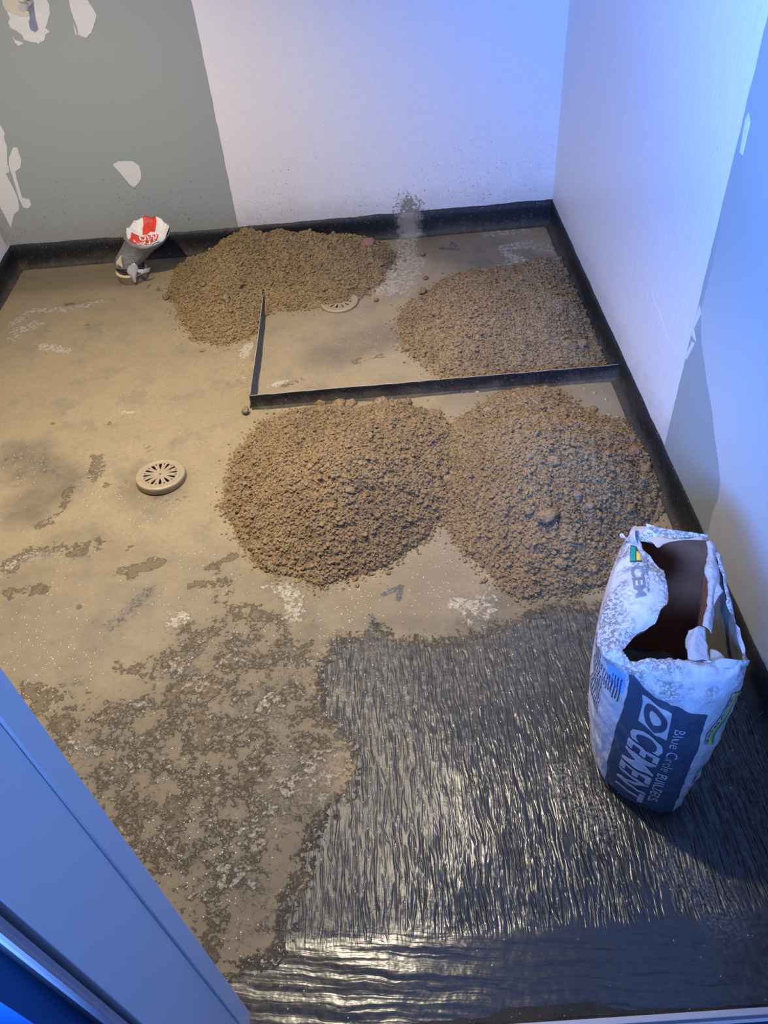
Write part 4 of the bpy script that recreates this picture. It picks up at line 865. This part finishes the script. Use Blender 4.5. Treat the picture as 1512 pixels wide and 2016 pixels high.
for k in range(1, nt_ + 1):
    q = k / nt_; P_ = sh * (1 - q) + ope * q; wdt = np.linalg.norm(ope - sh, axis=1)
    P_[:, 2] = sh[:, 2] * (1 - q) + ope[:, 2] * q + np.minimum(wdt, .10) * .22 * math.sin(math.pi * q) * (1 if k < nt_ else 0)
    P_[:, 2] += (fbm(P_[:, 0], P_[:, 1], 30, 4, 94) - .5) * .020 * min(1, q * 3)
    tops.append(P_)
def top_pt(s, q, off=.0012):
    i = (np.asarray(s) % 10) / 10 * ns; i0 = np.floor(i).astype(int) % ns; f = (i - np.floor(i))[:, None]; kq = np.clip(np.asarray(q) * nt_, 0, nt_ - 1e-6); k0 = np.floor(kq).astype(int); fk = (kq - k0)[:, None]
    TT = np.array([sh] + tops); g = lambda k, ii: TT[k, ii % ns]
    P_ = (g(k0, i0) * (1 - f) + g(k0, i0 + 1) * f) * (1 - fk) + (g(k0 + 1, i0) * (1 - f) + g(k0 + 1, i0 + 1) * f) * fk
    P_[:, 2] += off; return P_
rowsA = [G[k] for k in range(len(zs))] + tops
VV = np.array(rowsA); nr_ = len(rowsA); 
def wrap_faces(ns, nr):
    i, j = np.meshgrid(np.arange(ns), np.arange(nr - 1)); a = (j * ns + i).ravel(); b = (j * ns + (i + 1) % ns).ravel(); return np.stack([a, b, b + ns, a + ns], 1)
shell = adopt(mesh_obj('paper_shell', VV.reshape(-1, 3), wrap_faces(ns, nr_), M_PAPER, smooth=True), bag)
# closed foot
adopt(mesh_obj('bag_foot', np.concatenate([G[0] + (0, 0, .0004), [[.53, .93, .0004]]]), [(i, (i + 1) % ns, ns) for i in range(ns)], M_PAPER), bag)
# liner
inn = []; ctr = np.array([.545, .97, 0])
for q, (zz_, sc_) in enumerate([(None, 1), (.425, .965), (.40, .955), (.34, .95), (.25, .945), (.15, .94), (.10, .93)]):
    if zz_ is None: inn.append(ope - (0, 0, .0012)); continue
    g = bagS(s1, np.full(ns, zz_)); g = ctr + (g - ctr) * (sc_, sc_, 1); g[:, 2] = zz_; inn.append(g)
adopt(mesh_obj('kraft_liner', np.array(inn).reshape(-1, 3), wrap_faces(ns, len(inn)), M_KRAFT, smooth=True), bag)['label'] = 'brown paper lining, grey with dust on the right'
# contents
xs = np.linspace(.40, .70, 60); ys = np.linspace(.74, 1.17, 80); X, Y = np.meshgrid(xs, ys); rg = bagS(s1, np.full(ns, .13)); rg = ctr + (rg - ctr) * .95; dsd = poly_sd(X, Y, [tuple(q[:2]) for q in rg[::4]])
Zc = .12 + (fbm(X, Y, 14, 4, 96) - .5) * .05 - .12 * (Y - .95); ok = (dsd > 0).ravel(); fi = grid_faces(60, 80); fi = fi[ok[fi].all(1)]
us = np.unique(fi); rm_ = np.full(ok.size, -1); rm_[us] = np.arange(len(us))
adopt(mesh_obj('cement_powder', np.stack([X, Y, Zc], -1).reshape(-1, 3)[us], rm_[fi], plain('cement_grey_brown', (.26, .22, .15), .9, bump=.003, bscale=90, var=.3), smooth=True), bag)['label'] = 'dull powder left inside'

# torn plies and flaps
W_ = lambda x, y, z: fl(x, y, z)
sheet('torn_ply', [[W_(1392, 1064, .462), W_(1400, 1064, .464), W_(1409, 1078, .458)], [W_(1393, 1090, .464), W_(1402, 1092, .470), W_(1412, 1100, .458)], [W_(1388, 1112, .468), W_(1400, 1115, .474), W_(1415, 1130, .458)], [W_(1391, 1140, .466), W_(1402, 1145, .472), W_(1414, 1150, .46)],
                  [W_(1392, 1170, .466), W_(1400, 1178, .470), W_(1406, 1185, .462)], [W_(1389, 1205, .468), W_(1399, 1210, .474), W_(1407, 1225, .462)], [W_(1384, 1235, .468), W_(1394, 1240, .470), W_(1403, 1250, .462)]], M_PLY, amp=.005, parent=bag)['label'] = 'whitish ragged ply hanging along the mouth'
sheet('torn_ply', [[W_(1356, 1243, .46), W_(1372, 1236, .472), W_(1388, 1236, .468)], [W_(1350, 1262, .456), W_(1366, 1262, .470), W_(1392, 1262, .466)], [W_(1353, 1285, .455), W_(1370, 1285, .466), W_(1396, 1285, .462)], [W_(1354, 1301, .456), W_(1372, 1301, .46), W_(1400, 1301, .458)]], M_PLY, amp=.005, seed=2, parent=bag)['label'] = 'dusty white flap folded into the mouth'
sheet('torn_ply', [[W_(1402, 1140, .462), W_(1412, 1146, .466), W_(1425, 1165, .466)], [W_(1402, 1165, .462), W_(1408, 1172, .466), W_(1414, 1176, .466)], [W_(1401, 1190, .460), W_(1404, 1192, .462), W_(1406, 1194, .462)]], M_PLY, amp=.002, seed=3, parent=bag)
sheet('torn_ply', [[W_(1398, 1278, .452), W_(1410, 1280, .456), W_(1424, 1292, .452)], [W_(1398, 1302, .454), W_(1410, 1302, .456), W_(1426, 1302, .453)]], plain('dusty_ply', (.50, .46, .38), .8, bump=.002), amp=.002, seed=4, parent=bag)
sheet('paper_flap', [[W_(1272, 1031, .470), W_(1310, 1040, .466), W_(1350, 1047, .464), W_(1398, 1052, .462)], [W_(1274, 1045, .462), W_(1312, 1053, .460), W_(1350, 1058, .458), W_(1396, 1058, .458)]], M_PAPER, amp=.002, seed=5, parent=bag)['label'] = 'strip of white paper standing along the far rim'
sheet('kraft_flap', [[W_(1262, 1045, .470), W_(1282, 1048, .466), W_(1308, 1058, .462), W_(1345, 1062, .46), W_(1385, 1056, .462)], [W_(1264, 1062, .462), W_(1284, 1068, .46), W_(1296, 1078, .458), W_(1320, 1066, .458), W_(1388, 1064, .458)]], M_PEACH, amp=.002, seed=6, parent=bag)['label'] = 'peach brown torn ply at the far rim'
sheet('paper_curl', [[W_(1243, 1048, .462), W_(1245, 1038, .474), W_(1254, 1035, .482)], [W_(1238, 1060, .462), W_(1240, 1050, .48), W_(1250, 1046, .490)], [W_(1246, 1076, .462), W_(1248, 1066, .478), W_(1252, 1062, .486)], [W_(1262, 1078, .464), W_(1258, 1072, .47), W_(1256, 1070, .476)]], M_PLY, amp=.001, seed=7, parent=bag)
sheet('paper_curl', [[W_(1220, 1052, .458), W_(1225, 1050, .462), W_(1230, 1056, .46)], [W_(1222, 1060, .456), W_(1230, 1060, .462), W_(1240, 1064, .458)]], M_PAPER, amp=.001, seed=8, parent=bag)
# wide grey-white tip at the front right of the rim
sheet('paper_flap', [[W_(1385, 1300, .458), W_(1420, 1298, .462), W_(1450, 1299, .460), W_(1477, 1299, .455)], [W_(1392, 1318, .448), W_(1425, 1316, .452), W_(1450, 1315, .448), W_(1470, 1310, .440)]], M_PAPER, amp=.003, seed=9, parent=bag)

# printing: panel, lettering, emblems
M_SLATE = plain('slate_print', (0.048, 0.078, 0.130), .42, var=.06); M_LET = plain('pale_print', (.50, .52, .56), .42, var=.03)
M_GRN = plain('green_print', (0.0, .28, .17), .42); M_YEL = plain('yellow_print', (.80, .55, .05), .42); M_INK = plain('dark_ink', (.03, .04, .075), .42); M_GINK = plain('grey_ink', (.18, .20, .24), .42); M_BLU = plain('blue_print', (.20, .42, .85), .42)
def decal(name, V, Fc, fs, fz, mat, off=.0009, label=None):
    u, v = V[:, 0], V[:, 1]; P_ = bagS(fs(u, v), fz(u, v), off); o = mesh_obj(name, P_, Fc, mat, smooth=True); adopt(o, bag)
    if label: o['label'] = label
    return o
def grid_uv(nu, nv):
    a, b = np.meshgrid(np.linspace(0, 1, nu), np.linspace(0, 1, nv)); return np.stack([a.ravel(), b.ravel(), 0 * a.ravel()], -1), grid_faces(nu, nv)
V, Fc = grid_uv(90, 90)
ztop = lambda u: .405 + .006 * np.sin(u * 3.1) - .03 * u + .028 * np.exp(-((u - .05) / .12) ** 2)
decal('printed_panel', V, Fc, lambda u, v: 1.0 + 2.0 * u + (1 - v) * 0 - .03 * v, lambda u, v: .006 + v * (ztop(u) - .006), M_SLATE, .0006, 'slate blue printed panel')
fr = lambda f: 1 + 2 * f             # fraction across the panel
def letter(txt, z0, z1, f0, f1, mat, bold, shear=0, cell=.22, name='printed_lettering', nm_off=.0026, label=None):
    V, Fc = text_geo(txt, bold, shear, cell); decal(name, V, Fc, lambda u, v: fr(f0 + (f1 - f0) * v), lambda u, v: z0 + (z1 - z0) * u, mat, nm_off, label)
letter('CEMENT', .292, .040, .17, .575, M_LET, .022, .10)
letter('Blue Circle', .335, .198, .625, .755, M_LET, -.008)
letter('BUILDERS', .184, .070, .61, .735, M_LET, .012)
# square emblem with ring
V, Fc = poly_geo([(0, 0), (1, 0), (1, 1), (0, 1)], .12); decal('emblem_square', V, Fc, lambda u, v: fr(.20 + .37 * v - .04 * (1 - u)), lambda u, v: .385 - .080 * u - (v - .5) * .012, M_LET, .0022)
def ring_geo(r0, r1, n_=40, ex=1.0):
    V = []; Fc = []
    for i in range(n_):
        a = 2 * math.pi * i / n_; j = (i + 1) % n_
        for q in range(5): r = r0 + (r1 - r0) * q / 4; V.append((.5 + r * math.cos(a), .5 + r * math.sin(a) * ex, 0))
        for q in range(4): Fc.append((5 * i + q, 5 * i + q + 1, 5 * j + q + 1, 5 * j + q))
    return np.array(V), Fc
V, Fc = ring_geo(.22, .42); decal('emblem_ring', V, Fc, lambda u, v: fr(.20 + .37 * v - .04 * (1 - u)), lambda u, v: .385 - .080 * u - (v - .5) * .012, M_SLATE, .0036)
# wavy yellow and green emblem on the right shoulder
def wave(lo_, hi_, n_=24):
    t_ = np.linspace(0, 1, n_); w_ = .16 * np.sin(t_ * 2 * math.pi); return [(t, lo_(t) + w_[i]) for i, t in enumerate(t_)] + [(t, hi_(t) + w_[n_ - 1 - i]) for i, t in enumerate(t_[::-1])]
emb = lambda u, v: 3.12 + .30 * v + .42 * u; emz = lambda u, v: .285 + .118 * u - .016 * v
for nm_, lo_, hi_, mt, of in (('emblem_outline', .02, 1.02, M_INK, .0010), ('emblem_letter_band', .62, .98, M_PAPER, .0016), ('emblem_yellow_wave', .34, .62, M_YEL, .0020), ('emblem_green_wave', .06, .36, M_GRN, .0020)):
    V, Fc = poly_geo(wave(lambda t: lo_, lambda t: hi_), .08); V[:, 1] = 1 - V[:, 1]; V[:, 0] = .02 + V[:, 0] * .96
    decal(nm_, V, Fc, emb, emz, mt, of)
V, Fc = text_geo('LAFARGE', .02, 0, .3); decal('printed_lettering', V, Fc, lambda u, v: emb(1 - u, .30 - .22 * v - .16 * np.sin((1 - u) * 6.28)), lambda u, v: emz(1 - u, 0), M_INK, .0026)
V, Fc = text_geo('CEM II', .01, 0, .3); decal('printed_lettering', V, Fc, lambda u, v: 3.30 + .16 * v, lambda u, v: .20 - .085 * u, M_GINK, .0012)
V, Fc = text_geo('25 kg', .03, 0, .3); decal('printed_lettering', V, Fc, lambda u, v: 3.55 + .25 * v, lambda u, v: .12 - .06 * u, M_INK, .0012)
# small print on the left side
V, Fc = grid_uv(14, 24); decal('blue_wash', V, Fc, lambda u, v: .38 + .50 * u, lambda u, v: .36 + .065 * v, M_BLU, .0005, 'bright blue printed corner')
rr2 = np.random.RandomState(5); Vs = []; Fs = []
for L_ in range(16):
    s0 = 9.55 + L_ * .082; z = .43 - (.03 if L_ > 9 else 0)
    zend = .20 + .07 * rr2.rand() if L_ < 9 else .33
    while z > zend:
        ln = .004 + .008 * rr2.rand(); q = len(Vs); Vs += [(s0, z), (s0 + .034, z), (s0 + .034, z - ln), (s0, z - ln)]; Fs.append((q, q + 1, q + 2, q + 3)); z -= ln + .0018
Vs = np.array(Vs); o = mesh_obj('small_print', bagS(Vs[:, 0], Vs[:, 1], .0010), Fs, M_INK); adopt(o, bag); o['kind'] = 'stuff'
# printing on the folded-over top: green-yellow mark and the first letters of the name
def tdecal(name, V, Fc, sfun, qfun, mat, off=.0016):
    return adopt(mesh_obj(name, top_pt(sfun(V[:, 0], V[:, 1]), qfun(V[:, 0], V[:, 1]), off), Fc, mat, smooth=True), bag)
TT = np.array([sh] + tops)
def top_from_px(x, y):              # nearest (s, q) of the folded top for a photo pixel
    T_ = TT.reshape(-1, 3) - (0, 0, H); c_ = T_ @ RM.T; px = CX + F * c_[:, 0] / c_[:, 2]; py = CY - F * c_[:, 1] / c_[:, 2]
    return px, py
TPX, TPY = top_from_px(0, 0)
def tdecal_px(name, V, Fc, quad, mat, off=.0016):   # quad: px corners for (0,0),(1,0),(1,1),(0,1)
    q = np.array(quad, float); out = []
    for u, v, _ in V:
        p = q[0] * (1 - u) * (1 - v) + q[1] * u * (1 - v) + q[2] * u * v + q[3] * (1 - u) * v
        d = np.hypot(TPX - p[0], TPY - p[1]); k = np.argsort(d)[:8]; w_ = 1 / (d[k] + .6) ** 2; z = (TT.reshape(-1, 3)[k, 2] * w_).sum() / w_.sum()
        out.append(fl(p[0], p[1], z + off))
    return adopt(mesh_obj(name, out, Fc, mat, smooth=True), bag)
V, Fc = grid_uv(6, 6)
tdecal_px('printed_mark', V, Fc, [(1241, 1073), (1240, 1106), (1264, 1106), (1254, 1076)], M_INK)
tdecal_px('printed_mark', V, Fc, [(1242, 1075), (1241, 1104), (1251, 1104), (1251, 1078)], M_GRN, .0024)['label'] = 'green printed block'
tdecal_px('printed_mark', V, Fc, [(1253, 1084), (1253, 1103), (1262, 1103), (1261, 1091)], M_YEL, .0024)['label'] = 'yellow printed block'
V, Fc = text_geo('CEM', .03, 0, .3); tdecal_px('printed_lettering', V, Fc, [(1240, 1114), (1250, 1176), (1273, 1172), (1268, 1112)], M_GINK)
V, Fc = text_geo('Blue Circle', 0, 0, .4); tdecal_px('printed_lettering', V, Fc, [(1270, 1113), (1275, 1166), (1281, 1165), (1277, 1111)], M_GINK)
